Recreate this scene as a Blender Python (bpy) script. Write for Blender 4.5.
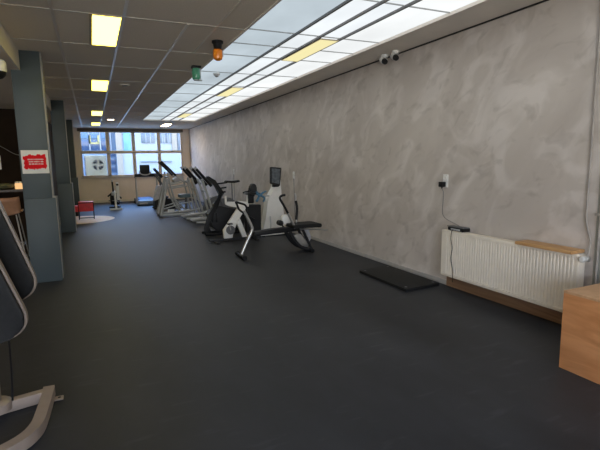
import bpy, bmesh, math, random
from mathutils import Vector, Matrix

# ------------------------------------------------------------------ scene
for o in list(bpy.data.objects):
    bpy.data.objects.remove(o, do_unlink=True)
scene = bpy.context.scene
COL = scene.collection

# camera
F_PX, YAW, PITCH, ROLL, CAM_Z = 453.56, 0.4250, 0.1409, -0.0166, 1.4968
cy, sy, cp, sp = math.cos(YAW), math.sin(YAW), math.cos(PITCH), math.sin(PITCH)
fwd = Vector((sy * cp, cy * cp, -sp))
rgt = Vector((cy, -sy, 0))
upv = rgt.cross(fwd)
r2 = rgt * math.cos(ROLL) + upv * math.sin(ROLL)
u2 = -rgt * math.sin(ROLL) + upv * math.cos(ROLL)
cam_data = bpy.data.cameras.new('camera')
cam_data.sensor_fit = 'HORIZONTAL'
cam_data.sensor_width = 36.0
cam_data.lens = F_PX * 36.0 / 600.0
cam_data.clip_start = 0.05
cam_data.clip_end = 300
cam = bpy.data.objects.new('camera', cam_data)
COL.objects.link(cam)
m4 = Matrix(((r2.x, u2.x, -fwd.x, 0), (r2.y, u2.y, -fwd.y, 0), (r2.z, u2.z, -fwd.z, CAM_Z), (0, 0, 0, 1)))
cam.matrix_world = m4
scene.camera = cam

# exposure
vs = scene.view_settings
vs.view_transform = 'Standard'
vs.look = 'None'
vs.gamma = 1.0
vs.use_curve_mapping = False
vs.exposure = 0.16

# sky
SKY_STRENGTH = 10.0
world = bpy.data.worlds.new('sky')
scene.world = world
world.use_nodes = True
wn = world.node_tree.nodes
wl = world.node_tree.links
wn.clear()
w_out = wn.new('ShaderNodeOutputWorld')
w_bg = wn.new('ShaderNodeBackground')
w_geo = wn.new('ShaderNodeTexCoord')
w_sep = wn.new('ShaderNodeSeparateXYZ')
w_rmp = wn.new('ShaderNodeValToRGB')
w_rmp.color_ramp.elements[0].position = 0.0
w_rmp.color_ramp.elements[0].color = (0.97, 0.92, 0.84, 1)
w_rmp.color_ramp.elements[1].position = 0.45
w_rmp.color_ramp.elements[1].color = (0.22, 0.47, 1.0, 1)
wl.new(w_geo.outputs['Generated'], w_sep.inputs[0])
wl.new(w_sep.outputs['Z'], w_rmp.inputs[0])
wl.new(w_rmp.outputs[0], w_bg.inputs[0])
w_bg.inputs[1].default_value = SKY_STRENGTH
wl.new(w_bg.outputs[0], w_out.inputs[0])

# sun (falls on the houses across the street)
sun_d = bpy.data.lights.new('sun', 'SUN')
sun_d.energy = 2.0
sun_d.angle = 0.02
sun_d.color = (1, 0.95, 0.86)
sun = bpy.data.objects.new('sun', sun_d)
sun.rotation_euler = (math.radians(32), 0, math.radians(8))
sun.location = (0, -10, 20)
COL.objects.link(sun)

SKYLIGHT_LEVEL = 1.12     # luminous glass ceiling
LAMP_LEVEL = 7.5          # ceiling luminaires

H = 2.866          # ceiling height
XW = 3.757         # right wall
YF = 19.3          # far wall
YN = -4.0          # wall behind the camera
XL = -5.5          # wall of the side area
XB = -0.70         # beam face

# portals tell the renderer where the sky comes in
def portal(loc, rot, sx, sy_):
    d = bpy.data.lights.new('window_daylight', 'AREA')
    d.shape = 'RECTANGLE'
    d.size, d.size_y = sx, sy_
    d.cycles.is_portal = True
    o = bpy.data.objects.new('window_daylight', d)
    o.location, o.rotation_euler = loc, rot
    COL.objects.link(o)
portal((1.55, YF + 0.21, 1.85), (-math.pi / 2, 0, 0), 4.0, 1.9)
portal((-1.8, YN - 0.11, 1.6), (math.pi / 2, 0, 0), 6.0, 2.3)  # portal of the added window behind the camera

# ------------------------------------------------------------------ materials
def new_mat(name):
    m = bpy.data.materials.new(name)
    m.use_nodes = True
    nt = m.node_tree
    b = nt.nodes['Principled BSDF']
    return m, nt, b

def mat(name, col, rough=0.5, metal=0.0, vary=0.12, scale=14.0, bump=0.0, spec=0.5):
    m, nt, b = new_mat(name)
    tc = nt.nodes.new('ShaderNodeTexCoord')
    nz = nt.nodes.new('ShaderNodeTexNoise')
    nz.inputs['Scale'].default_value = scale
    nz.inputs['Detail'].default_value = 3
    nt.links.new(tc.outputs['Object'], nz.inputs['Vector'])
    rp = nt.nodes.new('ShaderNodeValToRGB')
    lo = tuple(c * (1 - vary) for c in col)
    hi = tuple(min(1, c * (1 + vary)) for c in col)
    rp.color_ramp.elements[0].position = 0.3
    rp.color_ramp.elements[0].color = lo + (1,)
    rp.color_ramp.elements[1].position = 0.7
    rp.color_ramp.elements[1].color = hi + (1,)
    nt.links.new(nz.outputs['Fac'], rp.inputs[0])
    nt.links.new(rp.outputs[0], b.inputs['Base Color'])
    b.inputs['Roughness'].default_value = rough
    b.inputs['Metallic'].default_value = metal
    b.inputs['Specular IOR Level'].default_value = spec
    if bump:
        bp = nt.nodes.new('ShaderNodeBump')
        bp.inputs['Strength'].default_value = bump
        bp.inputs['Distance'].default_value = 0.01
        nt.links.new(nz.outputs['Fac'], bp.inputs['Height'])
        nt.links.new(bp.outputs[0], b.inputs['Normal'])
    return m

def emit(name, col, strength, cloud=0.0):
    m = bpy.data.materials.new(name)
    m.use_nodes = True
    nt = m.node_tree
    nt.nodes.clear()
    out = nt.nodes.new('ShaderNodeOutputMaterial')
    e = nt.nodes.new('ShaderNodeEmission')
    e.inputs[0].default_value = col + (1,)
    e.inputs[1].default_value = strength
    if cloud:
        tc = nt.nodes.new('ShaderNodeTexCoord')
        mp = nt.nodes.new('ShaderNodeMapping')
        mp.inputs['Scale'].default_value = (0.9, 0.45, 1)
        mp.inputs['Rotation'].default_value = (0, 0, 0.5)
        nz = nt.nodes.new('ShaderNodeTexNoise')
        nz.inputs['Scale'].default_value = 1.4
        nz.inputs['Detail'].default_value = 4
        mr = nt.nodes.new('ShaderNodeMapRange')
        mr.inputs['From Min'].default_value = 0.3
        mr.inputs['From Max'].default_value = 0.7
        mr.inputs['To Min'].default_value = strength * (1 - cloud)
        mr.inputs['To Max'].default_value = strength * (1 + cloud)
        nt.links.new(tc.outputs['Object'], mp.inputs[0])
        nt.links.new(mp.outputs[0], nz.inputs['Vector'])
        nt.links.new(nz.outputs['Fac'], mr.inputs['Value'])
        nt.links.new(mr.outputs[0], e.inputs[1])
    nt.links.new(e.outputs[0], out.inputs[0])
    return m

def plaster():
    m, nt, b = new_mat('grey_trowelled_plaster')
    L = nt.links
    tc = nt.nodes.new('ShaderNodeTexCoord')
    def noise(rot, sc, scale, detail, rough, dist):
        mp = nt.nodes.new('ShaderNodeMapping')
        mp.vector_type = 'TEXTURE'
        mp.inputs['Rotation'].default_value = (rot, 0, 0)
        mp.inputs['Scale'].default_value = sc
        L.new(tc.outputs['Object'], mp.inputs[0])
        n = nt.nodes.new('ShaderNodeTexNoise')
        n.inputs['Scale'].default_value = scale
        n.inputs['Detail'].default_value = detail
        n.inputs['Roughness'].default_value = rough
        n.inputs['Distortion'].default_value = dist
        L.new(mp.outputs[0], n.inputs['Vector'])
        return n
    def ramp(n, p0, c0, p1, c1):
        r = nt.nodes.new('ShaderNodeValToRGB')
        r.color_ramp.elements[0].position = p0; r.color_ramp.elements[0].color = c0 + (1,)
        r.color_ramp.elements[1].position = p1; r.color_ramp.elements[1].color = c1 + (1,)
        L.new(n.outputs['Fac'], r.inputs[0])
        return r
    def mix(a, c, mode):
        x = nt.nodes.new('ShaderNodeMixRGB')
        x.blend_type = mode; x.inputs[0].default_value = 1
        L.new(a.outputs[0], x.inputs[1]); L.new(c.outputs[0], x.inputs[2])
        return x
    broad = noise(-0.8, (1, 1.4, 0.9), 0.8, 5, 0.55, 0.8)
    base = ramp(broad, 0.3, (0.49, 0.432, 0.388), 0.7, (0.655, 0.590, 0.535))
    strokes = noise(-0.8, (1, 1.1, 0.68), 1.7, 3, 0.5, 1.3)
    light = ramp(strokes, 0.50, (0, 0, 0), 0.66, (0.10, 0.10, 0.105))
    small = noise(-0.5, (1, 1.0, 0.6), 3.8, 3, 0.5, 0.9)
    dark = ramp(small, 0.30, (0.84, 0.83, 0.82), 0.46, (1, 1, 1))
    c = mix(mix(base, light, 'ADD'), dark, 'MULTIPLY')
    L.new(c.outputs[0], b.inputs['Base Color'])
    b.inputs['Roughness'].default_value = 0.6
    bp = nt.nodes.new('ShaderNodeBump')
    bp.inputs['Strength'].default_value = 0.12
    bp.inputs['Distance'].default_value = 0.02
    L.new(strokes.outputs['Fac'], bp.inputs['Height'])
    L.new(bp.outputs[0], b.inputs['Normal'])
    return m

def rubber_floor():
    m, nt, b = new_mat('dark_rubber_flooring')
    L = nt.links
    tc = nt.nodes.new('ShaderNodeTexCoord')
    n1 = nt.nodes.new('ShaderNodeTexNoise')
    n1.inputs['Scale'].default_value = 1.1; n1.inputs['Detail'].default_value = 8; n1.inputs['Roughness'].default_value = 0.62
    mp = nt.nodes.new('ShaderNodeMapping'); mp.inputs['Scale'].default_value = (1, 0.45, 1)
    L.new(tc.outputs['Object'], mp.inputs[0]); L.new(mp.outputs[0], n1.inputs['Vector'])
    r1 = nt.nodes.new('ShaderNodeValToRGB')
    r1.color_ramp.elements[0].position = 0.32; r1.color_ramp.elements[0].color = (0.021, 0.022, 0.0255, 1)
    r1.color_ramp.elements[1].position = 0.72; r1.color_ramp.elements[1].color = (0.052, 0.054, 0.061, 1)
    L.new(n1.outputs['Fac'], r1.inputs[0])
    n3 = nt.nodes.new('ShaderNodeTexNoise')
    n3.inputs['Scale'].default_value = 6.0; n3.inputs['Detail'].default_value = 6
    mp3 = nt.nodes.new('ShaderNodeMapping'); mp3.inputs['Scale'].default_value = (0.5, 2.2, 1); mp3.inputs['Rotation'].default_value = (0, 0, 0.35)
    L.new(tc.outputs['Object'], mp3.inputs[0]); L.new(mp3.outputs[0], n3.inputs['Vector'])
    r3 = nt.nodes.new('ShaderNodeValToRGB')
    r3.color_ramp.elements[0].position = 0.60; r3.color_ramp.elements[0].color = (0, 0, 0, 1)
    r3.color_ramp.elements[1].position = 0.80; r3.color_ramp.elements[1].color = (0.026, 0.027, 0.029, 1)
    L.new(n3.outputs['Fac'], r3.inputs[0])
    add = nt.nodes.new('ShaderNodeMixRGB'); add.blend_type = 'ADD'; add.inputs[0].default_value = 1
    L.new(r1.outputs[0], add.inputs[1]); L.new(r3.outputs[0], add.inputs[2])
    L.new(add.outputs[0], b.inputs['Base Color'])
    mr = nt.nodes.new('ShaderNodeMapRange')
    mr.inputs['To Min'].default_value = 0.42; mr.inputs['To Max'].default_value = 0.60
    b.inputs['Specular IOR Level'].default_value = 0.24
    L.new(n1.outputs['Fac'], mr.inputs['Value']); L.new(mr.outputs[0], b.inputs['Roughness'])
    n2 = nt.nodes.new('ShaderNodeTexNoise'); n2.inputs['Scale'].default_value = 160
    L.new(tc.outputs['Object'], n2.inputs['Vector'])
    bp = nt.nodes.new('ShaderNodeBump'); bp.inputs['Strength'].default_value = 0.12; bp.inputs['Distance'].default_value = 0.004
    L.new(n2.outputs['Fac'], bp.inputs['Height']); L.new(bp.outputs[0], b.inputs['Normal'])
    return m

def wood(name, c0, c1, rot=(0, 0, 0), scale=(1, 1, 12), rough=0.5, nscale=2.2):
    m, nt, b = new_mat(name)
    L = nt.links
    tc = nt.nodes.new('ShaderNodeTexCoord')
    mp = nt.nodes.new('ShaderNodeMapping'); mp.inputs['Scale'].default_value = scale; mp.inputs['Rotation'].default_value = rot
    L.new(tc.outputs['Object'], mp.inputs[0])
    n = nt.nodes.new('ShaderNodeTexNoise'); n.inputs['Scale'].default_value = nscale; n.inputs['Detail'].default_value = 6; n.inputs['Distortion'].default_value = 1.1
    L.new(mp.outputs[0], n.inputs['Vector'])
    r = nt.nodes.new('ShaderNodeValToRGB')
    r.color_ramp.elements[0].position = 0.3; r.color_ramp.elements[0].color = c0 + (1,)
    r.color_ramp.elements[1].position = 0.7; r.color_ramp.elements[1].color = c1 + (1,)
    L.new(n.outputs['Fac'], r.inputs[0]); L.new(r.outputs[0], b.inputs['Base Color'])
    b.inputs['Roughness'].default_value = rough
    return m

def clear_glass(name, tint=(0.95, 0.98, 1.0)):
    m = bpy.data.materials.new(name)
    m.use_nodes = True
    nt = m.node_tree; nt.nodes.clear()
    out = nt.nodes.new('ShaderNodeOutputMaterial')
    t = nt.nodes.new('ShaderNodeBsdfTransparent'); t.inputs[0].default_value = tint + (1,)
    g = nt.nodes.new('ShaderNodeBsdfGlossy'); g.inputs['Roughness'].default_value = 0.02
    f = nt.nodes.new('ShaderNodeFresnel'); f.inputs[0].default_value = 1.15
    mx = nt.nodes.new('ShaderNodeMixShader')
    nt.links.new(f.outputs[0], mx.inputs[0]); nt.links.new(t.outputs[0], mx.inputs[1]); nt.links.new(g.outputs[0], mx.inputs[2])
    nt.links.new(mx.outputs[0], out.inputs[0])
    return m

M = {}
M['floor'] = rubber_floor()
M['plaster'] = plaster()
M['ceiling'] = mat('mineral_fibre_ceiling_tile', (0.86, 0.76, 0.64), 0.85, vary=0.05, scale=60, bump=0.05)
M['tee'] = mat('white_ceiling_tee', (0.95, 0.88, 0.78), 0.30, metal=0.5, vary=0.03)
M['seam'] = mat('thin_cross_tee', (0.58, 0.545, 0.49), 0.5, vary=0.04)
M['soffit'] = mat('grey_painted_soffit', (0.86, 0.79, 0.71), 0.7, vary=0.05, scale=3)
M['beige'] = mat('beige_painted_wall', (0.82, 0.71, 0.61), 0.7, vary=0.06, scale=2)
M['brown'] = mat('dark_brown_wall', (0.020, 0.012, 0.007), 0.85, vary=0.2, scale=3, spec=0.15)
M['cream'] = mat('cream_painted_beam', (0.86, 0.80, 0.72), 0.6, vary=0.04, scale=4)
M['column'] = mat('blue_grey_painted_column', (0.054, 0.073, 0.080), 0.5, vary=0.06, scale=3)
M['crease_shade'] = mat('crease_shade_dark', (0.02, 0.018, 0.016), 0.6)
M['grey_strip'] = mat('pale_grey_skirting', (0.40, 0.375, 0.35), 0.55, vary=0.06)
M['white_strip'] = mat('off_white_skirting', (0.72, 0.66, 0.57), 0.55, vary=0.05)
M['window_frame'] = mat('taupe_window_frame', (0.66, 0.57, 0.49), 0.5, vary=0.05)
M['glass'] = clear_glass('window_glass')
M['sky_bar'] = mat('grey_glazing_bar', (0.16, 0.16, 0.16), 0.5)
M['sky_cross'] = mat('pale_glazing_bar', (0.40, 0.41, 0.41), 0.5)
M['sky_l'] = emit('luminous_panel_bluish', (0.78, 0.90, 0.98), SKYLIGHT_LEVEL * 0.54, 0.16)
M['sky_m'] = emit('luminous_panel_soft', (0.92, 0.97, 1.0), SKYLIGHT_LEVEL * 0.76, 0.12)
M['sky_r'] = emit('luminous_panel_white', (0.97, 0.995, 1.0), SKYLIGHT_LEVEL * 0.78, 0.09)
M['lamp'] = emit('warm_lamp_diffuser', (1.0, 0.80, 0.10), LAMP_LEVEL)
M['lamp_sky'] = emit('yellow_lamp_diffuser', (1.0, 0.90, 0.48), 0.85)
M['lamp_down'] = emit('downlight_diffuser', (1.0, 0.74, 0.45), 15.0)
M['lamp_frame'] = mat('lamp_housing', (0.50, 0.40, 0.28), 0.5)
M['white'] = mat('white_plastic', (0.78, 0.77, 0.74), 0.4, vary=0.03)
M['black'] = mat('black_plastic', (0.010, 0.010, 0.011), 0.45, vary=0.15, spec=0.28)
M['black_soft'] = mat('black_vinyl_pad', (0.013, 0.013, 0.013), 0.6, vary=0.2, scale=40, bump=0.05, spec=0.25)
M['silver'] = mat('silver_painted_tube', (0.45, 0.45, 0.435), 0.34, metal=0.25, vary=0.05)
M['steel'] = mat('brushed_steel', (0.55, 0.54, 0.52), 0.3, metal=0.8, vary=0.06)
M['dark_grey'] = mat('charcoal_shell', (0.018, 0.018, 0.020), 0.5, vary=0.12, spec=0.3)
M['mid_grey'] = mat('mid_grey_shell', (0.13, 0.13, 0.135), 0.5, vary=0.08)
M['light_grey'] = mat('light_grey_shell', (0.50, 0.49, 0.50), 0.45, vary=0.05)
M['white_frame'] = mat('white_gloss_frame', (0.83, 0.81, 0.77), 0.32, vary=0.03)
M['radiator'] = mat('off_white_radiator_enamel', (0.90, 0.82, 0.70), 0.4, vary=0.03)
M['beige_steel'] = mat('beige_enamelled_steel', (0.34, 0.265, 0.21), 0.42, vary=0.05)
M['screen'] = mat('dark_screen', (0.03, 0.036, 0.042), 0.15, vary=0.2, scale=10)
M['blue'] = mat('blue_cloth', (0.07, 0.17, 0.27), 0.8, vary=0.3, scale=30)
M['blue_deck'] = mat('blue_running_belt', (0.09, 0.19, 0.42), 0.6, vary=0.1)
M['red'] = mat('red_vinyl', (0.78, 0.045, 0.06), 0.45, vary=0.12)
M['tan'] = mat('tan_leather', (0.34, 0.17, 0.09), 0.5, vary=0.12)
M['orange'] = mat('orange_lens', (0.95, 0.25, 0.015), 0.2, vary=0.15)
M['green'] = mat('green_lens', (0.10, 0.36, 0.22), 0.2, vary=0.2)
M['grey_lens'] = mat('pale_grey_lens', (0.50, 0.55, 0.56), 0.25)
M['olive'] = mat('olive_ceramic', (0.12, 0.12, 0.06), 0.5, vary=0.2)
M['amber'] = emit('amber_glow', (1.0, 0.58, 0.25), 0.9)
M['paper'] = mat('white_paper', (0.80, 0.78, 0.74), 0.7, vary=0.02)
M['sign_red'] = mat('red_brush_paint', (0.74, 0.008, 0.014), 0.7, vary=0.1, scale=60, spec=0.15)
M['cable'] = mat('grey_cable', (0.22, 0.21, 0.20), 0.5)
M['pipe'] = mat('wall_coloured_pipe', (0.40, 0.365, 0.33), 0.5)
M['oak'] = wood('varnished_pine', (0.50, 0.265, 0.10), (0.68, 0.40, 0.18), scale=(6, 1, 6))
M['board_brown'] = wood('brown_skirting_board', (0.22, 0.125, 0.07), (0.34, 0.20, 0.115), scale=(1, 0.6, 8))
M['ply'] = wood('birch_plywood', (0.60, 0.245, 0.085), (0.78, 0.36, 0.15), rot=(0.15, 0, 0), scale=(5, 0.9, 5), nscale=2.6)
M['ply_top'] = wood('birch_plywood_top', (0.58, 0.33, 0.17), (0.72, 0.44, 0.25), scale=(1, 6, 1))
M['pale_disc'] = mat('pale_disc_surface', (0.90, 0.70, 0.48), 0.5, vary=0.08, scale=6)
M['counter'] = mat('dark_counter', (0.05, 0.032, 0.02), 0.4, vary=0.2)
M['facade_blue'] = mat('blue_grey_cladding', (0.06, 0.09, 0.125), 0.6, vary=0.05)
M['facade_dark'] = mat('dark_blue_glazing', (0.018, 0.034, 0.065), 0.15, vary=0.1)
M['facade_light'] = mat('light_blue_glazing', (0.055, 0.10, 0.145), 0.3, vary=0.15)
M['facade_cream'] = mat('cream_render', (0.19, 0.155, 0.11), 0.8, vary=0.04)
M['facade_white'] = mat('white_render', (0.20, 0.205, 0.205), 0.8, vary=0.04)
M['facade_grey'] = mat('grey_glazing', (0.055, 0.07, 0.08), 0.3, vary=0.2)
M['cyan'] = mat('cyan_banner', (0.075, 0.17, 0.18), 0.6, vary=0.3, scale=2)
M['yellow'] = mat('yellow_frame', (0.22, 0.18, 0.06), 0.6)
M['street'] = mat('pale_paving', (0.28, 0.275, 0.265), 0.9, vary=0.06, scale=2)
M['ac'] = mat('cream_enamel_casing', (0.52, 0.47, 0.33), 0.5, vary=0.02)

# ------------------------------------------------------------------ mesh helpers
def wloc(o):
    v = Vector((0, 0, 0))
    while o:
        v = v + Vector(o.location)
        o = o.parent
    return v

class MB:
    """Collects shapes given in world metres; build() links them as one mesh object."""
    def __init__(self):
        self.bm = bmesh.new()

    def _bev(self, verts, bev, seg=2):
        if bev > 0:
            es = set()
            for v in verts:
                for e in v.link_edges:
                    es.add(e)
            bmesh.ops.bevel(self.bm, geom=list(es), offset=bev, segments=seg, affect='EDGES', profile=0.6)

    def box(self, x0, x1, y0, y1, z0, z1, bev=0.0, rot=None, seg=2):
        c = Vector(((x0 + x1) / 2, (y0 + y1) / 2, (z0 + z1) / 2))
        s = Vector((abs(x1 - x0), abs(y1 - y0), abs(z1 - z0)))
        m = Matrix.Translation(c)
        if rot:
            m = m @ (Matrix.Rotation(rot[2], 4, 'Z') @ Matrix.Rotation(rot[1], 4, 'Y') @ Matrix.Rotation(rot[0], 4, 'X'))
        m = m @ Matrix.Diagonal((s.x, s.y, s.z, 1))
        g = bmesh.ops.create_cube(self.bm, size=1, matrix=m)
        self._bev(g['verts'], bev, seg)
        return self

    def tube(self, pts, r, seg=10, flat=1.0, caps=True, smooth_steps=0, closed=False, phase=0.0):
        pts = [Vector(p) for p in pts]
        if smooth_steps:
            pts = spline(pts, smooth_steps, closed)
        n = len(pts)
        rs = r if isinstance(r, (list, tuple)) else [r] * n
        if len(rs) != n:
            rs = [rs[0] + (rs[-1] - rs[0]) * i / (n - 1) for i in range(n)]
        rings = []
        ref = None
        for i, p in enumerate(pts):
            if closed:
                d = pts[(i + 1) % n] - pts[i - 1]
            else:
                d = (pts[min(i + 1, n - 1)] - pts[max(i - 1, 0)])
            d.normalize()
            if ref is None:
                ref = Vector((0, 1, 0)) if abs(d.y) < 0.9 else Vector((1, 0, 0))
            a = (ref - d * ref.dot(d))
            if a.length < 1e-4:
                a = d.orthogonal()
            a.normalize()
            ref = a
            b = d.cross(a)
            ring = []
            for k in range(seg):
                t = 2 * math.pi * k / seg + phase
                ring.append(self.bm.verts.new(p + a * math.cos(t) * rs[i] + b * math.sin(t) * rs[i] * flat))
            rings.append(ring)
        m = n if closed else n - 1
        for i in range(m):
            r0, r1 = rings[i], rings[(i + 1) % n]
            for k in range(seg):
                self.bm.faces.new((r0[k], r0[(k + 1) % seg], r1[(k + 1) % seg], r1[k]))
        if caps and not closed:
            self.bm.faces.new(rings[0][::-1])
            self.bm.faces.new(rings[-1])
        return self

    def lathe(self, c, prof, seg=20, axis='Z', caps=True):
        """prof: list of (radius, offset along axis)."""
        c = Vector(c)
        rings = []
        for r, h in prof:
            ring = []
            for k in range(seg):
                t = 2 * math.pi * k / seg
                u, v = r * math.cos(t), r * math.sin(t)
                if axis == 'Z':
                    q = Vector((u, v, h))
                elif axis == 'Y':
                    q = Vector((u, h, v))
                else:
                    q = Vector((h, u, v))
                ring.append(self.bm.verts.new(c + q))
            rings.append(ring)
        for a, b in zip(rings[:-1], rings[1:]):
            for k in range(seg):
                self.bm.faces.new((a[k], a[(k + 1) % seg], b[(k + 1) % seg], b[k]))
        if caps:
            self.bm.faces.new(rings[0][::-1])
            self.bm.faces.new(rings[-1])
        return self

    def prism(self, prof, y0, y1, bev=0.0, axis='Y', seg=2):
        """A polygon (a, b) extruded: axis Y -> (x, z); X -> (y, z); Z -> (x, y)."""
        def P(a, b, t):
            return {'Y': (a, t, b), 'X': (t, a, b), 'Z': (a, b, t)}[axis]
        v0 = [self.bm.verts.new(P(a, b, y0)) for a, b in prof]
        v1 = [self.bm.verts.new(P(a, b, y1)) for a, b in prof]
        n = len(prof)
        self.bm.faces.new(v0)
        self.bm.faces.new(v1[::-1])
        for i in range(n):
            self.bm.faces.new((v0[i], v1[i], v1[(i + 1) % n], v0[(i + 1) % n]))
        self._bev(v0 + v1, bev, seg)
        return self

    def ball(self, c, r, sx=1, sy=1, sz=1, u=16, v=10):
        m = Matrix.Translation(Vector(c)) @ Matrix.Diagonal((r * sx, r * sy, r * sz, 1))
        bmesh.ops.create_uvsphere(self.bm, u_segments=u, v_segments=v, radius=1, matrix=m)
        return self

    def build(self, name, material, parent=None, smooth=True):
        off = wloc(parent) if parent else Vector((0, 0, 0))
        bmesh.ops.recalc_face_normals(self.bm, faces=self.bm.faces)
        bmesh.ops.translate(self.bm, vec=-off, verts=self.bm.verts)
        me = bpy.data.meshes.new(name)
        self.bm.to_mesh(me)
        self.bm.free()
        me.materials.append(material)
        if smooth:
            for p in me.polygons:
                p.use_smooth = True
            try:
                me.set_sharp_from_angle(angle=math.radians(38))
            except Exception:
                pass
        o = bpy.data.objects.new(name, me)
        COL.objects.link(o)
        if parent:
            o.parent = parent
        return o

def spline(pts, steps, closed=False):
    n = len(pts)
    out = []
    rng = n if closed else n - 1
    for i in range(rng):
        if closed:
            p0, p1, p2, p3 = pts[i - 1], pts[i], pts[(i + 1) % n], pts[(i + 2) % n]
        else:
            p0 = pts[max(i - 1, 0)]; p1 = pts[i]; p2 = pts[i + 1]; p3 = pts[min(i + 2, n - 1)]
        for k in range(steps):
            t = k / steps
            out.append(0.5 * ((2 * p1) + (p2 - p0) * t + (2 * p0 - 5 * p1 + 4 * p2 - p3) * t * t + (3 * p1 - p0 - 3 * p2 + p3) * t ** 3))
    if not closed:
        out.append(pts[-1])
    return out

def rounded(prof, r, k=4):
    """Rounds the corners of a polygon."""
    out = []
    n = len(prof)
    for i in range(n):
        p = Vector(prof[i]); a = Vector(prof[i - 1]); b = Vector(prof[(i + 1) % n])
        da, db = (a - p), (b - p)
        rr = min(r, da.length * 0.45, db.length * 0.45)
        q0, q1 = p + da.normalized() * rr, p + db.normalized() * rr
        for j in range(k + 1):
            t = j / k
            out.append(tuple((1 - t) ** 2 * q0 + 2 * t * (1 - t) * p + t * t * q1))
    return out

def empty(name, loc, label, cat, group=None):
    o = bpy.data.objects.new(name, None)
    o.empty_display_size = 0.1
    o.location = loc
    COL.objects.link(o)
    return tag(o, label, cat, group)

def tag(o, label, cat, group=None):
    o['label'] = label
    if cat:
        o['category'] = cat
    if group:
        o['group'] = group
    return o

def struct(o, label=None):
    o['kind'] = 'structure'
    if label:
        o['label'] = label
    return o

def copy_thing(root, delta, label, group=None):
    """Copies a thing with its parts and their sub-parts."""
    r = root.copy()
    COL.objects.link(r)
    r.location = Vector(root.location) + Vector(delta)
    r['label'] = label
    if group:
        r['group'] = group
    def rec(src, dst):
        for ch in list(src.children):
            c = ch.copy()
            COL.objects.link(c)
            c.parent = dst
            rec(ch, c)
    rec(root, r)
    return r

# ------------------------------------------------------------------ setting
T0X, T0Y = -0.225, 4.7806         # ceiling grid origin
SKX = [1.579, 2.15, 2.449, 2.717, 3.239]
SKY0, SKY1 = -3.6, 15.54

struct(MB().box(XL, XW + 0.2, YN, YF, -0.12, 0.0).build('floor', M['floor']), 'dark grey rubber sports floor')
struct(MB().box(XW, XW + 0.2, YN - 0.2, YF + 0.2, 0, H + 0.2).build('wall_right', M['plaster']), 'grey trowelled plaster wall on the right')

# far wall with its window opening
WX0, WX1, WZ0, WZ1 = -0.36, 3.46, 1.00, 2.73
b = MB()
b.box(-1.2, WX0, YF, YF + 0.2, 0, H); b.box(WX1, XW, YF, YF + 0.2, 0, H)
b.box(WX0, WX1, YF, YF + 0.2, 0, WZ0); b.box(WX0, WX1, YF, YF + 0.2, WZ1, H)
struct(b.build('wall_far', M['beige']), 'beige far wall with the window row')
# wall behind the camera; its wide window is added to light the room
b = MB()
b.box(XL, -4.8, YN - 0.2, YN, 0, H); b.box(1.2, XW, YN - 0.2, YN, 0, H)
b.box(-4.8, 1.2, YN - 0.2, YN, 0, 0.45); b.box(-4.8, 1.2, YN - 0.2, YN, 2.75, H)
struct(b.build('wall_near', M['beige']))
b = MB()
for k in range(4):
    x = -4.8 + 2.0 * k
    b.box(x - 0.04, x + 0.04, YN - 0.12, YN - 0.06, 0.45, 2.75)
b.box(-4.8, 1.2, YN - 0.12, YN - 0.06, 0.45, 0.52); b.box(-4.8, 1.2, YN - 0.12, YN - 0.06, 2.68, 2.75)
w3 = struct(b.build('added_rear_window', M['window_frame']))
MB().box(-4.8, 1.2, YN - 0.095, YN - 0.085, 0.5, 2.7).build('glass_pane', M['glass'], w3)
struct(MB().box(XL - 0.2, XL, YN, 11.2, 0, H).build('wall_left', M['beige']))
struct(MB().box(XL, -0.95, 11.0, 11.2, 0, 2.63).build('wall_back', M['brown']), 'dark brown wall behind the bar counter')
struct(MB().box(-1.15, -0.95, 11.2, YF, 0, H).build('wall_side', M['brown']))

# ceilings
b = MB()
b.box(XB, SKX[0], YN, YF, H, H + 0.12)
b.box(SKX[0], SKX[4], SKY1, YF, H, H + 0.12)
b.box(SKX[0], SKX[4], YN, SKY0, H, H + 0.12)
struct(b.build('ceiling', M['ceiling']), 'taupe tiled suspended ceiling')
struct(MB().box(SKX[4], XW, YN, YF, H, H + 0.12).build('ceiling_2', M['soffit']), 'plain grey ceiling strip between skylight and wall')
struct(MB().box(XL, XB - 0.02, YN, 11.0, 2.63, 2.75).build('ceiling_3', M['ceiling']), 'lower ceiling over the bar area')
struct(MB().box(XB - 0.02, XB, YN, YF, 2.63, H, 0.0).build('trim_1', M['cream']), 'cream beam face along the columns')
struct(MB().box(XL, XB - 0.02, 11.0, YF, 2.63, 2.75).build('ceiling_4', M['ceiling']))
struct(MB().box(XL, XW + 0.2, YN - 0.2, YF + 0.2, H + 0.45, H + 0.6).build('roof', M['soffit']))

# ceiling grid: bright main tees along the room, thin cross tees
b = MB()
for x in (T0X, T0X + 0.6, T0X + 1.2):
    b.box(x - 0.014, x + 0.014, T0Y if x > 0.9 else YN, YF, H - 0.008, H)
b.box(1.262, 1.276, YN, T0Y + 1.2, H - 0.004, H)
struct(b.build('trim_2', M['tee']), 'bright white main ceiling tees')
b = MB()
k = -7
while T0Y + 1.2 * k < YF:
    y = T0Y + 1.2 * k
    if y > YN + 0.1:
        b.box(XB, SKX[0] - 0.01, y - 0.009, y + 0.009, H - 0.004, H)
        if y > SKY1 + 0.2:
            b.box(SKX[0], SKX[4], y - 0.009, y + 0.009, H - 0.004, H)
    k += 1
struct(b.build('trim_3', M['seam']), 'thin cross tees of the ceiling grid')
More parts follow.
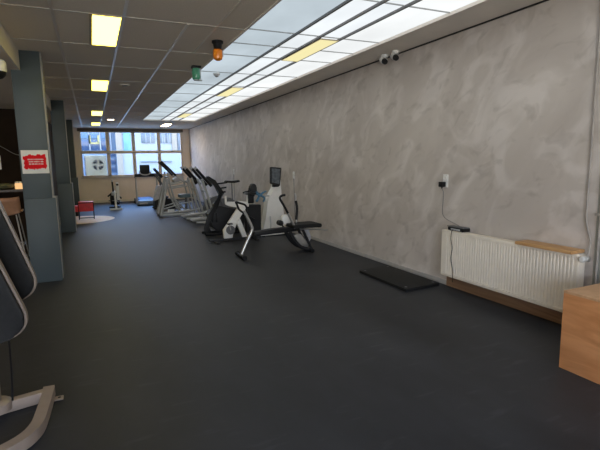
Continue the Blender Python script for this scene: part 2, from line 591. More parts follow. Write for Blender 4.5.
# edge angle of the skylight
b = MB()
b.box(SKX[0] - 0.02, SKX[0], SKY0, SKY1, H - 0.012, H)
b.box(SKX[4], SKX[4] + 0.02, SKY0, SKY1, H - 0.012, H)
b.box(SKX[0], SKX[4], SKY1, SKY1 + 0.02, H - 0.012, H)
struct(b.build('trim_4', M['soffit']))
struct(MB().box(XW - 0.012, XW, YN, YF, H - 0.014, H).build('trim_5', M['crease_shade']), 'dark shadow line where wall meets ceiling')  # dark strip stands in for the shade in the crease
struct(MB().box(WX0 - 0.05, WX1 + 0.05, YF - 0.03, YF, WZ1, H - 0.02).build('trim_6', mat('brown_header', (0.13, 0.10, 0.08), 0.6)), 'dark brown header above the windows')

# skylight: luminous glass panels between glazing bars
LAMP_ROWS = [0, 3, 7]
b = MB()
zt = H + 0.02
for x in SKX[1:4]:
    b.box(x - 0.011, x + 0.011, SKY0, SKY1, H - 0.003, zt)
sk = struct(b.build('window_1', M['sky_bar']), 'long luminous glass ceiling with slim grey bars')
b = MB()
rows = [T0Y - 1.2 * k for k in range(1, 7)] + [T0Y, T0Y + 0.6] + [T0Y + 1.2 * k for k in range(1, 9)]
for y in rows:
    b.box(SKX[0], SKX[4], y - 0.005, y + 0.005, H + 0.010, zt)
b.build('cross_bar', M['sky_cross'], sk)
for key, a, c in (('sky_l', 0, 1), ('sky_m', 1, 2), ('sky_m', 2, 3), ('sky_r', 3, 4)):
    MB().box(SKX[a], SKX[c], SKY0, SKY1, zt, zt + 0.02).build('glass_panel', M[key], sk)

# far window row
b = MB()
yf0, yf1 = YF + 0.04, YF + 0.12
fx = [(-0.36, -0.30), (0.56, 0.69), (1.50, 1.63), (2.47, 2.60), (3.40, 3.46)]
for x0, x1 in fx:
    b.box(x0, x1, yf0, yf1, WZ0, WZ1, 0.008)
b.box(WX0, WX1, yf0 - 0.01, yf1, 1.89, 2.00, 0.008)
b.box(WX0, WX1, yf0, yf1, WZ0, WZ0 + 0.06, 0.008)
b.box(WX0, WX1, yf0, yf1, WZ1 - 0.03, WZ1, 0.008)
wf = struct(b.build('window_2', M['window_frame']), 'row of taupe framed windows in the far wall')
MB().box(WX0, WX1, YF + 0.075, YF + 0.083, WZ0, WZ1).build('glass_pane', M['glass'], wf)
MB().box(WX0 - 0.04, WX1 + 0.04, YF - 0.06, YF + 0.05, WZ0 - 0.05, WZ0, 0.006).build('window_sill', M['window_frame'], wf)

# skirtings
struct(MB().box(XW - 0.014, XW, 4.06, YF - 0.02, 0, 0.055, 0.003).build('baseboard_right', M['grey_strip']), 'pale grey skirting strip along the plaster wall')
struct(MB().box(XW - 0.022, XW, 1.2, 4.06, 0, 0.11, 0.003).build('trim_7', M['board_brown']), 'brown wooden skirting board under the radiator')
struct(MB().box(-0.9, XW - 0.02, YF - 0.015, YF, 0, 0.09, 0.003).build('baseboard_far', M['white_strip']), 'off-white skirting on the far wall')
struct(MB().box(XW - 0.008, XW, 1.0, 2.36, 0.11, H - 0.03).build('trim_8', mat('greenish_grey_panel', (0.33, 0.33, 0.29), 0.6, vary=0.05, scale=3)), 'greenish grey wall panel right of the pipes')

# columns
def column(y0, xl, xr, label):
    b = MB()
    b.box(xl, xr - 0.035, y0, y0 + 0.40, 1.08, H - 0.001, 0.004)
    b.box(xl, xr, y0 - 0.012, y0 + 0.46, 0, 1.08, 0.006)
    o = struct(b.build('column', M['column']), label)
    b = MB()
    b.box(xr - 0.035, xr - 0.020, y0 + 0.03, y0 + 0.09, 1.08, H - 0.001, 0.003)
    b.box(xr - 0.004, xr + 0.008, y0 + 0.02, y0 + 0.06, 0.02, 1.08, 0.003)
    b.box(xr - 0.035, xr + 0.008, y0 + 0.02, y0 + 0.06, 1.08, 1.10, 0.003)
    b.build('lit_edge_strip', M['grey_strip'], o)  # pale strip stands in for the column's skylit side
    return o
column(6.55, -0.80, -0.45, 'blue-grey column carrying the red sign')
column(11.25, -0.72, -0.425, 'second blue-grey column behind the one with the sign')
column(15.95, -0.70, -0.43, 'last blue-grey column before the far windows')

# outside
struct(MB().box(-14, 22, YF + 0.2, 36, -0.2, 0.02).build('pavement', M['street']))
struct(MB().box(-2, 5, YF + 0.2, YF + 2.4, 0.02, 0.92, 0.01).build('terrace', M['facade_cream']), 'low cream parapet outside the far window')

# buildings across the street
bA = empty('office_building', (-1, 32, 0), 'blue-grey glazed office building seen through the left windows', 'building')
MB().box(-6, 1.5, 32, 36, 0.02, 4.4).build('wall', M['facade_blue'], bA)
for i in range(6):
    x = -2.5 + 0.62 * i
    MB().box(x + 0.04, x + 0.58, 31.95, 32.02, 2.32, 2.98, 0.01).build('window', M['facade_dark'], bA)
    MB().box(x + 0.04, x + 0.58, 31.95, 32.02, 3.10, 4.2, 0.01).build('window', M['facade_light'], bA)
b = MB()
for x0, x1, z0, z1 in ((-0.05, 0.06, 2.82, 3.30), (0.45, 0.56, 2.82, 3.30), (-0.05, 0.56, 2.76, 2.86)):
    b.box(x0, x1, 31.9, 31.98, z0, z1)
b.build('yellow_frame', M['yellow'], bA)
for i in range(3):
    MB().box(1.08, 1.42, 31.95, 32.02, 0.95 + 0.5 * i, 1.32 + 0.5 * i, 0.01).build('window', M['facade_dark'], bA)
b = MB()
for i in range(7):
    x = -2.5 + 0.62 * i
    b.box(x - 0.03, x + 0.03, 31.9, 31.98, 2.28, 4.2)
b.build('mullions', M['facade_white'], bA)

bB = empty('street_house', (4, 31.5, 0), 'white rendered house seen through the right windows', 'building')
MB().box(1.5, 14, 31.5, 36, 0.02, 4.4).build('wall', M['facade_white'], bB)
MB().box(1.5, 1.85, 31.40, 31.5, 0.02, 4.4).build('corner_pier', M['facade_cream'], bB)
MB().box(1.95, 2.4, 31.44, 31.5, 2.3, 3.5, 0.01).build('banner', M['cyan'], bB)
for x0, x1, z0, z1 in ((3.05, 3.9, 2.80, 3.45), (4.25, 4.6, 2.80, 3.45), (4.62, 4.95, 2.80, 3.45)):
    w = MB().box(x0, x1, 31.44, 31.52, z0, z1, 0.01).build('window', M['facade_grey'], bB)
    b = MB()
    for q in (0.33, 0.66):
        xx = x0 + (x1 - x0) * q
        b.box(xx - 0.02, xx + 0.02, 31.42, 31.46, z0, z1)
    b.build('glazing_bar', M['facade_white'], w)
MB().box(4.98, 5.3, 31.42, 31.5, 2.3, 3.7).build('pier', M['facade_cream'], bB)
MB().box(5.35, 5.8, 31.42, 31.5, 2.3, 3.7, 0.01).build('window', M['facade_grey'], bB)
MB().box(2.9, 4.9, 31.42, 31.5, 1.55, 1.62).build('ledge', M['facade_grey'], bB)

# outdoor air-conditioning unit behind the lower left pane
ac = empty('air_conditioner', (0.15, 19.95, 0.92), 'cream outdoor air conditioner with round fan behind lower left window pane', 'air conditioner')
MB().box(-0.25, 0.55, 19.80, 20.12, 1.00, 1.84, 0.02).build('casing', M['ac'], ac)
b = MB()
for k in range(4):
    a0 = math.radians(90 * k + 9); a1 = math.radians(90 * k + 81)
    pr = [(0.23 + 0.06 * math.cos(a0), 1.46 + 0.06 * math.sin(a0))]
    for j in range(7):
        a = a0 + (a1 - a0) * j / 6
        pr.append((0.23 + 0.21 * math.cos(a), 1.46 + 0.21 * math.sin(a)))
    b.prism(pr, 19.785, 19.80)
b.build('fan_grille', M['black'], ac)
for x in (-0.16, 0.46):
    MB().box(x - 0.04, x + 0.04, 19.82, 20.10, 0.92, 1.0).build('foot_rail', M['mid_grey'], ac)
MB().box(-0.25, -0.21, 19.79, 19.80, 1.05, 1.80).build('side_vent', M['mid_grey'], ac)

# ------------------------------------------------------------------ ceiling things
def lamp_at(x0, x1, y0, name, label, group, material, frame_side=0.028):
    t = empty(name, ((x0 + x1) / 2, y0 + 0.6, H), label, 'ceiling light', group)
    b = MB()
    b.box(x0 - frame_side, x0, y0 + 0.01, y0 + 1.19, H - 0.012, H - 0.001)
    b.box(x1 - 0.006, x1, y0 + 0.01, y0 + 1.19, H - 0.012, H - 0.001)
    b.box(x0, x1 - 0.006, y0 + 0.01, y0 + 0.022, H - 0.012, H - 0.001)
    b.box(x0, x1 - 0.006, y0 + 1.178, y0 + 1.19, H - 0.012, H - 0.001)
    b.build('frame', M['lamp_frame'], t)
    MB().box(x0, x1 - 0.006, y0 + 0.022, y0 + 1.178, H - 0.010, H - 0.002).build('diffuser', material, t)
    return t
l0 = lamp_at(0.105, 0.362, T0Y - 0.02, 'ceiling_light', 'largest and nearest warm rectangular light in the tiled ceiling', 'warm lights in the tiled ceiling', M['lamp'])
for row, lab in ((3, 'second warm rectangular light from the front in the tiled ceiling'),
                 (7, 'third warm rectangular light from the front in the tiled ceiling'),
                 (10, 'smallest warm ceiling light in the row, just before far windows')):
    copy_thing(l0, (0, 1.2 * row, 0), lab, 'warm lights in the tiled ceiling')
s0 = lamp_at(2.467, 2.702, T0Y, 'skylight_lamp', 'largest yellow light panel set into the luminous glass ceiling', 'yellow lights in the skylight', M['lamp_sky'], 0.004)
for row, lab in ((3, 'middle yellow light panel set into the luminous glass ceiling'),
                 (7, 'small far yellow light panel at the end of the glass ceiling')):
    copy_thing(s0, (0, 1.2 * row, 0), lab, 'yellow lights in the skylight')
lamp_at(2.45, 2.71, T0Y + 12.0, 'ceiling_light', 'warm light in the plain ceiling just past the skylight end', None, M['lamp_down'], 0.01)

dl = empty('recessed_downlight', (0.64, 15.55, H), 'small round recessed downlight near the far windows', 'downlight')
MB().lathe((0.64, 15.55, H - 0.014), [(0.10, 0.013), (0.13, 0.010), (0.13, 0.0), (0.10, -0.002), (0.095, 0.008)], 24).build('rim', M['white'], dl)
MB().lathe((0.64, 15.55, H - 0.017), [(0.094, 0.006), (0.094, 0.0)], 24).build('diffuser', M['lamp_down'], dl)

sd = empty('ceiling_speaker', (0.63, 8.75, H), 'faint round ceiling speaker beside the second warm light', 'speaker')
MB().lathe((0.63, 8.75, H - 0.016), [(0.085, 0.015), (0.085, 0.006), (0.07, 0.0)], 24).build('rim', M['soffit'], sd)
MB().lathe((0.63, 8.75, H - 0.018), [(0.06, 0.006), (0.05, 0.0)], 24).build('grille', M['mid_grey'], sd)

def beacon(x, y, name, lens_mat, label, s=1.0):
    t = empty(name, (x, y, H), label, 'beacon')
    MB().lathe((x, y, H), [(0.075 * s, -0.001), (0.075 * s, -0.025), (0.060 * s, -0.032), (0.052 * s, -0.085), (0.058 * s, -0.095)], 20).build('base', M['black'], t)
    MB().lathe((x, y, H), [(0.050 * s, -0.095), (0.062 * s, -0.105), (0.064 * s, -0.165), (0.055 * s, -0.20), (0.028 * s, -0.215)], 20).build('lens', lens_mat, t)
    # reflector half seen inside the lens, on the window side
    MB().box(x + 0.03 * s, x + 0.067 * s, y - 0.03, y + 0.03, H - 0.172, H - 0.11, 0.008).build('reflector', M['grey_lens'], t)
    return t
beacon(1.41, 5.32, 'warning_beacon', M['orange'], 'orange warning beacon with black base hanging from the ceiling', 0.86)
g = empty('warning_beacon', (1.46, 6.76, H), 'green warning beacon hanging beside the glass ceiling', 'beacon')
MB().box(1.40, 1.53, 6.71, 6.81, H - 0.035, H - 0.001, 0.006).build('base', M['dark_grey'], g)
MB().lathe((1.462, 6.76, H), [(0.052, -0.036), (0.058, -0.06), (0.058, -0.17), (0.050, -0.19)], 18).build('lens', M['green'], g)
b = MB()
b.box(1.50, 1.525, 6.73, 6.79, H - 0.18, H - 0.035, 0.004); b.box(1.43, 1.54, 6.73, 6.79, H - 0.205, H - 0.19, 0.004)
b.build('guard', M['grey_lens'], g)

ds = empty('motion_sensor', (1.87, 7.18, H), 'small white dome sensor on the glass ceiling', 'sensor')
MB().lathe((1.87, 7.18, H - 0.004), [(0.035, 0.0), (0.055, -0.008), (0.05, -0.02)], 18).build('base', M['white'], ds)
MB().lathe((1.87, 7.18, H - 0.024), [(0.042, 0), (0.036, -0.02), (0.02, -0.034), (0.006, -0.038)], 18).build('dome', M['light_grey'], ds)

def camera_dome(x, y, label):
    t = empty('security_camera', (x, y, H), label, 'security camera', 'white cameras on the ceiling strip')
    MB().lathe((x, y, H), [(0.045, -0.001), (0.05, -0.012), (0.045, -0.035)], 18).build('base', M['white'], t)
    MB().tube([(x, y, H - 0.03), (x - 0.01, y - 0.03, H - 0.065)], 0.016, 10).build('bracket', M['white'], t)
    MB().tube([(x - 0.02, y + 0.02, H - 0.06), (x - 0.035, y - 0.05, H - 0.095)], 0.042, 14).build('housing', M['white'], t)
    MB().tube([(x - 0.036, y - 0.052, H - 0.096), (x - 0.046, y - 0.085, H - 0.112)], [0.039, 0.034], 14).build('lens', M['black'], t)
    return t
camera_dome(3.63, 4.98, 'right, bigger-looking of the two white cameras above the plaster wall')
camera_dome(3.63, 5.22, 'left, farther of the two white cameras above the plaster wall')

dc = empty('dome_camera', (-0.80, 5.55, 2.63), 'white dome camera with black underside beneath the bar ceiling', 'security camera')
MB().lathe((-0.80, 5.55, 2.63), [(0.05, -0.001), (0.05, -0.015), (0.022, -0.02), (0.022, -0.09)], 18).build('ceiling_mount', M['white'], dc)
MB().lathe((-0.80, 5.55, 2.56), [(0.03, 0.0), (0.075, -0.015), (0.09, -0.04), (0.092, -0.13)], 22).build('housing', M['white'], dc)
MB().lathe((-0.80, 5.55, 2.43), [(0.086, 0.0), (0.080, -0.03), (0.05, -0.062), (0.012, -0.075)], 22).build('dome', M['black'], dc)

bl = empty('ceiling_light', (-2.6, 7.2, 2.63), 'square warm ceiling light over the bar corner', 'ceiling light')
MB().box(-2.9, -2.3, 6.9, 7.5, 2.615, 2.629, 0.004).build('frame', M['lamp_frame'], bl)
MB().box(-2.86, -2.34, 6.94, 7.46, 2.606, 2.615).build('diffuser', M['lamp_down'], bl)

# ------------------------------------------------------------------ right wall things
def radiator():
    y0, y1, z0, z1, xf = 2.41, 4.035, 0.155, 0.685, 3.622
    t = empty('panel_radiator', (3.69, 3.2, 0), 'long off-white fluted panel radiator on the plaster wall', 'radiator')
    # fluted front sheet
    prof = []
    pitch = 0.0333
    n = int((y1 - y0 - 0.06) / pitch)
    ys = y0 + 0.03
    pts = [(xf, y0), (xf, ys)]
    for i in range(n):
        a = ys + i * pitch
        pts += [(xf, a + 0.004), (xf - 0.0042, a + 0.009), (xf - 0.0042, a + 0.024), (xf, a + 0.029)]
    pts += [(xf, y1), (xf + 0.015, y1), (xf + 0.015, y0)]
    MB().prism(pts, z0 + 0.035, z1 - 0.035, axis='Z').build('front_panel', M['radiator'], t, smooth=False)
    for za, zb, zc in ((z0, z0 + 0.035, z0 + 0.03), (z1 - 0.035, z1, z1 - 0.03)):
        b = MB()
        b.box(xf - 0.004, xf + 0.018, y0, y1, za, zb, 0.005)
        for i in range(n):
            a = ys + (i + 0.5) * pitch
            b.box(xf - 0.010, xf - 0.003, a - 0.009, a + 0.009, zc - 0.006, zc + 0.006, 0.002, seg=1)
        b.build('header_rail', M['radiator'], t)
    MB().box(xf + 0.075, xf + 0.090, y0 + 0.01, y1 - 0.01, z0 + 0.01, z1 - 0.01, 0.004).build('back_panel', M['radiator'], t)
    for yc in (y0, y1):
        MB().box(xf + 0.012, xf + 0.09, yc - 0.0035, yc + 0.0035, z0 + 0.01, z1, 0.001).build('side_cover', M['radiator'], t)
    b = MB()
    b.box(xf + 0.012, xf + 0.02, y0, y1, z1 - 0.004, z1 + 0.002)
    b.box(xf + 0.08, xf + 0.09, y0, y1, z1 - 0.004, z1 + 0.002)
    for i in range(80):
        a = y0 + 0.012 + i * 0.0202
        b.box(xf + 0.02, xf + 0.08, a, a + 0.007, z1 - 0.004, z1 + 0.002)
    b.build('top_grille', M['radiator'], t, smooth=False)
    for yb in (y0 + 0.25, y1 - 0.25):
        MB().box(xf + 0.088, XW - 0.001, yb - 0.02, yb + 0.02, z0 + 0.1, z1 - 0.1, 0.003).build('wall_bracket', M['white'], t)
    v = MB()
    v.tube([(xf + 0.05, y0 + 0.004, z1 - 0.035), (xf + 0.05, y0 - 0.03, z1 - 0.035)], 0.014, 12)
    v.lathe((xf + 0.05, y0 - 0.045, z1 - 0.035), [(0.016, 0.02), (0.022, 0.012), (0.022, -0.012), (0.016, -0.02)], 14)
    vb = v.build('valve', M['steel'], t)
    MB().lathe((xf + 0.005, y0 - 0.045, z1 - 0.03), [(0.018, 0.03), (0.024, 0.02), (0.025, -0.025), (0.018, -0.032)], 16, axis='X').build('valve_knob', M['white'], vb)
    return t
radiator()

b = MB()
b.tube([(3.672, 2.365, 0.672), (3.685, 2.362, 0.73), (3.735, 2.39, 0.80), (3.738, 2.43, 0.92), (3.738, 2.44, 1.05), (3.738, 2.44, 1.30), (3.738, 2.44, 2.0), (3.738, 2.44, H - 0.02)], 0.008, 10, smooth_steps=4)
pp = tag(b.build('heating_pipe', M['pipe']), 'thin grey heating pipe rising from the radiator valve', 'pipe')
b = MB()
b.tube([(3.738, 2.325, 0.115), (3.738, 2.325, H - 0.02)], 0.010, 10)
pv = empty('drain_pipe', (3.733, 2.30, 0.1), 'straight grey vertical pipe clipped to wall beside the heating pipe', 'pipe')
b.build('pipe', M['pipe'], pv)
for z in (1.02, 2.0):
    MB().box(3.722, 3.757, 2.285, 2.365, z - 0.010, z + 0.010, 0.004).build('pipe_clip', M['pipe'], pv)

# plank on the radiator
tag(MB().box(3.560, 3.735, 2.43, 2.985, 0.688, 0.716, 0.004).build('wooden_plank', M['oak']), 'short pale wooden plank lying on top of the radiator', 'plank')

# set-top box on the radiator
rt = empty('media_box', (3.67, 3.83, 0.688), 'small black media box standing on the left end of radiator', 'electronic box')
MB().box(3.63, 3.73, 3.71, 3.95, 0.692, 0.728, 0.006).build('casing', M['black'], rt)
MB().box(3.626, 3.734, 3.72, 3.96, 0.728, 0.738, 0.003, rot=(0.0, 0.05, 0.0)).build('lid', M['mid_grey'], rt)
MB().box(3.627, 3.631, 3.76, 3.90, 0.700, 0.718, 0.001).build('front_window', M['light_grey'], rt)
for yy in (3.74, 3.92):
    for xx in (3.645, 3.715):
        MB().lathe((xx, yy, 0.688), [(0.008, 0), (0.008, 0.005)], 8).build('rubber_foot', M['black'], rt)

# sockets along the wall
def socket(y, z, label, adapter=False):
    t = empty('wall_socket', (XW, y, z), label, 'socket', 'white wall sockets')
    MB().box(XW - 0.012, XW - 0.0005, y - 0.04, y + 0.04, z - 0.01, z + 0.075, 0.004).build('cover_plate', M['white'], t)
    MB().lathe((XW - 0.013, y, z + 0.035), [(0.024, 0.0), (0.024, -0.008), (0.020, -0.008), (0.018, -0.001)], 18, axis='X').build('socket_ring', M['paper'], t)
    MB().box(XW - 0.012, XW - 0.0005, y - 0.04, y + 0.04, z - 0.075, z - 0.012, 0.004).build('lower_plate', M['white'], t)
    return t
socket(4.14, 1.235, 'white wall socket above the left end of the radiator')
sock_b = socket(8.56, 1.205, 'white wall socket above the black bench trainer')
sock_c = socket(12.9, 1.205, 'white wall socket above the white spin bike saddle')
socket(16.5, 1.19, 'farthest white wall socket near the silver machines')
pa = empty('power_adapter', (XW - 0.013, 4.16, 1.19), 'black plug adapter in the socket above the radiator', 'adapter')
MB().box(XW - 0.065, XW - 0.013, 4.125, 4.195, 1.165, 1.225, 0.008).build('body', M['black'], pa)
MB().tube([(XW - 0.04, 4.16, 1.168), (XW - 0.04, 4.16, 1.145)], [0.010, 0.006], 8).build('strain_relief', M['black'], pa)

(MB().tube([(XW - 0.04, 4.16, 1.146), (XW - 0.012, 4.165, 1.10), (XW - 0.008, 4.17, 1.0), (XW - 0.008, 4.175, 0.86), (XW - 0.008, 4.13, 0.80), (XW - 0.012, 4.02, 0.765), (XW - 0.014, 3.90, 0.735), (XW - 0.014, 3.86, 0.71)], 0.0035, 6, smooth_steps=6)
    .build('power_cord', M['cable'], pa))
(MB().tube([(3.628, 3.86, 0.705), (3.607, 3.86, 0.69), (3.605, 3.868, 0.60), (3.606, 3.845, 0.50), (3.606, 3.86, 0.38), (3.604, 3.83, 0.26), (3.606, 3.825, 0.17), (3.612, 3.83, 0.11)], 0.0035, 6, smooth_steps=6)
    .build('power_cord', M['black'], rt))

def strap(parent, y, z0, z1):
    MB().tube([(XW - 0.016, y, z0), (XW - 0.010, y - 0.01, (z0 + z1) / 2), (XW - 0.012, y - 0.02, z1)], 0.006, 6, smooth_steps=4).build('cord', M['cable'], parent)
strap(sock_b, 8.54, 1.14, 0.10)
strap(sock_c, 12.9, 1.14, 0.10)

# black slab on the floor
sm = empty('floor_mat', (3.4, 4.6, 0), 'black rectangular rubber slab lying by the wall left of radiator', 'mat')
MB().prism([(3.135, 4.05), (3.655, 4.09), (3.645, 5.13), (3.15, 5.06)], 0.002, 0.036, 0.006, axis='Z').build('slab', M['black_soft'], sm)
for x, y in ((3.19, 4.12), (3.60, 4.14), (3.60, 5.05), (3.20, 5.0)):
    MB().lathe((x, y, 0.036), [(0.016, 0.0), (0.016, 0.003)], 10).build('screw_cap', M['mid_grey'], sm)

# wooden jump box
jb = empty('plyometric_box', (3.25, 1.6, 0), 'plain wooden jump box on the floor below the radiator end', 'box')
b = MB()
b.box(2.945, 2.963, 1.10, 2.044, 0.0, 0.550, 0.002)
b.box(2.963, 3.44, 2.026, 2.044, 0.0, 0.550, 0.002)
b.box(2.963, 3.44, 1.10, 1.118, 0.0, 0.550, 0.002)
b.box(3.44, 3.458, 1.10, 2.044, 0.0, 0.550, 0.002)
b.build('side_panel', M['ply'], jb)
MB().box(2.945, 3.458, 1.10, 2.044, 0.550, 0.568, 0.002).build('top_panel', M['ply_top'], jb)

# ------------------------------------------------------------------ bench trainer (nearest machine)
def bench():
    Y = 6.75
    t = empty('bench_trainer', (2.7, Y, 0), 'low black bench trainer with two upright levers, nearest machine by wall', 'exercise machine')
    f = MB().tube([(2.03, Y - 0.19, 0.032), (2.03, Y + 0.19, 0.032)], 0.03, 12).build('front_foot', M['black'], t)
    for yy in (Y - 0.21, Y + 0.17):
        MB().tube([(2.03, yy, 0.036), (2.03, yy + 0.04, 0.036)], 0.036, 12).build('rubber_cap', M['black_soft'], f)
    MB().tube([(2.04, Y, 0.05), (2.10, Y, 0.18), (2.205, Y, 0.38), (2.228, Y, 0.44), (2.21, Y, 0.50), (2.14, Y, 0.66), (2.10, Y, 0.74)], 0.026, 12, smooth_steps=4).build('front_post', M['steel'], t)
    MB().tube([(2.115, Y, 0.70), (2.03, Y, 0.76), (1.985, Y - 0.02, 0.85), (1.97, Y - 0.04, 0.885), (2.04, Y - 0.05, 0.862), (2.11, Y - 0.03, 0.835), (2.145, Y, 0.79), (2.14, Y, 0.73)], 0.016, 10, smooth_steps=5, closed=True).build('grip_loop', M['black'], t)
    b = MB()
    b.prism([(2.24, 0.335), (3.10, 0.365), (3.10, 0.43), (2.60, 0.425), (2.25, 0.40)], Y - 0.07, Y + 0.07, 0.012)
    b.build('rail', M['black'], t)
    MB().box(2.26, 2.34, Y - 0.10, Y + 0.10, 0.31, 0.335, 0.008).build('rail_stop', M['dark_grey'], t)
    b = MB()
    b.prism(rounded([(2.86, 0.425), (3.37, 0.405), (3.375, 0.465), (3.30, 0.475), (2.86, 0.475)], 0.02), Y - 0.17, Y + 0.17, 0.012)
    b.build('seat_pad', M['black_soft'], t)
    MB().tube([(3.0, Y - 0.12, 0.40), (3.25, Y - 0.12, 0.375), (3.50, Y - 0.12, 0.345)], 0.012, 8).build('side_bar', M['steel'], t)
    b = MB()
    b.tube([(2.83, Y - 0.10, 0.36), (2.90, Y - 0.10, 0.22), (3.02, Y - 0.10, 0.10), (3.16, Y - 0.10, 0.045), (3.22, Y - 0.10, 0.05)], 0.030, 10, smooth_steps=4)
    b.tube([(3.06, Y - 0.10, 0.37), (3.14, Y - 0.10, 0.20), (3.215, Y - 0.10, 0.05)], 0.022, 10)
    b.build('rear_frame', M['dark_grey'], t)
    b = MB()
    b.tube([(2.83, Y + 0.10, 0.36), (2.90, Y + 0.10, 0.22), (3.02, Y + 0.10, 0.10), (3.16, Y + 0.10, 0.045), (3.22, Y + 0.10, 0.05)], 0.030, 10, smooth_steps=4)
    b.tube([(3.06, Y + 0.10, 0.37), (3.14, Y + 0.10, 0.20), (3.215, Y + 0.10, 0.05)], 0.022, 10)
    b.build('rear_frame', M['dark_grey'], t)
    MB().prism(rounded([(2.90, 0.30), (3.02, 0.32), (3.17, 0.12), (3.13, 0.07), (3.02, 0.12)], 0.03), Y - 0.09, Y - 0.06, 0.006).build('side_plate', M['steel'], t)
    MB().prism(rounded([(3.14, 0.34), (3.25, 0.36), (3.31, 0.20), (3.24, 0.07)], 0.03), Y + 0.10, Y + 0.13, 0.006).build('side_plate', M['light_grey'], t)
    MB().tube([(3.19, Y - 0.20, 0.032), (3.19, Y + 0.20, 0.032)], 0.030, 12).build('rear_foot', M['black'], t)
    l = MB().tube([(2.91, Y - 0.13, 0.42), (2.85, Y - 0.13, 0.55), (2.79, Y - 0.13, 0.67)], 0.020, 10).build('lever', M['steel'], t)
    MB().tube([(2.79, Y - 0.13, 0.67), (2.72, Y - 0.13, 0.80), (2.665, Y - 0.13, 0.89), (2.66, Y - 0.13, 0.93), (2.69, Y - 0.13, 0.955), (2.745, Y - 0.13, 0.963)], 0.019, 10, smooth_steps=4).build('hand_grip', M['black'], l)
    l = MB().tube([(3.05, Y + 0.13, 0.42), (3.045, Y + 0.13, 0.54)], 0.018, 10).build('lever', M['steel'], t)
    MB().tube([(3.045, Y + 0.13, 0.52), (3.065, Y + 0.13, 0.70), (3.045, Y + 0.13, 0.84)], 0.021, 10, smooth_steps=4).build('hand_grip', M['black'], l)
    MB().tube([(3.045, Y + 0.13, 0.84), (3.04, Y + 0.13, 0.92), (3.035, Y + 0.13, 0.96)], 0.014, 10).build('lever_tip', M['steel'], l)
    MB().lathe((2.87, Y + 0.17, 0.53), [(0.05, -0.05), (0.085, -0.04), (0.085, 0.04), (0.05, 0.05)], 20, axis='Y').build('pivot_cover', M['white'], t)
    MB().lathe((2.76, Y + 0.15, 0.485), [(0.03, -0.06), (0.045, -0.05), (0.045, 0.05), (0.03, 0.06)], 16, axis='Y').build('roller', M['black_soft'], t)
    MB().tube([(2.76, Y + 0.15, 0.485), (2.80, Y + 0.06, 0.41)], 0.014, 8).build('roller_arm', M['dark_grey'], t)
    return t
bench()

# ------------------------------------------------------------------ white tower with a screen
def tower():
    Y = 8.62
    t = empty('console_tower', (3.25, Y, 0), 'white tapering tower with dark screen on top, against the wall', 'exercise machine')
    MB().prism(rounded([(3.03, 0.08), (3.50, 0.08), (3.50, 0.40), (3.46, 0.75), (3.44, 1.15), (3.36, 1.17), (3.30, 0.95), (3.16, 0.72), (3.10, 0.35)], 0.03), Y - 0.11, Y + 0.11, 0.02).build('tower_body', M['white_frame'], t)
    MB().box(2.97, 3.57, Y - 0.16, Y + 0.16, 0.02, 0.09, 0.015).build('base', M['white_frame'], t)
    for xx in (3.02, 3.52):
        MB().box(xx - 0.03, xx + 0.03, Y - 0.19, Y + 0.19, 0.0, 0.022, 0.004).build('rubber_foot', M['black_soft'], t)
    s = MB().prism(rounded([(3.20, 1.05), (3.40, 1.00), (3.44, 1.36), (3.21, 1.385)], 0.02), Y - 0.17, Y - 0.115, 0.008).build('screen_housing', M['dark_grey'], t)
    MB().prism([(3.225, 1.08), (3.385, 1.04), (3.41, 1.335), (3.23, 1.36)], Y - 0.175, Y - 0.169).build('screen', mat('grey_blue_display', (0.10, 0.115, 0.13), 0.2, vary=0.35, scale=18), s)
    MB().box(3.28, 3.40, Y - 0.12, Y - 0.02, 0.98, 1.06, 0.015).build('screen_mount', M['black'], t)
    MB().tube([(3.20, Y - 0.13, 0.02), (3.19, Y - 0.13, 0.40)], 0.014, 8).build('side_post', M['steel'], t)
    MB().tube([(3.21, Y - 0.05, 0.80), (3.09, Y - 0.10, 0.82)], 0.018, 10).build('hand_peg', M['light_grey'], t)
    return t
tower()

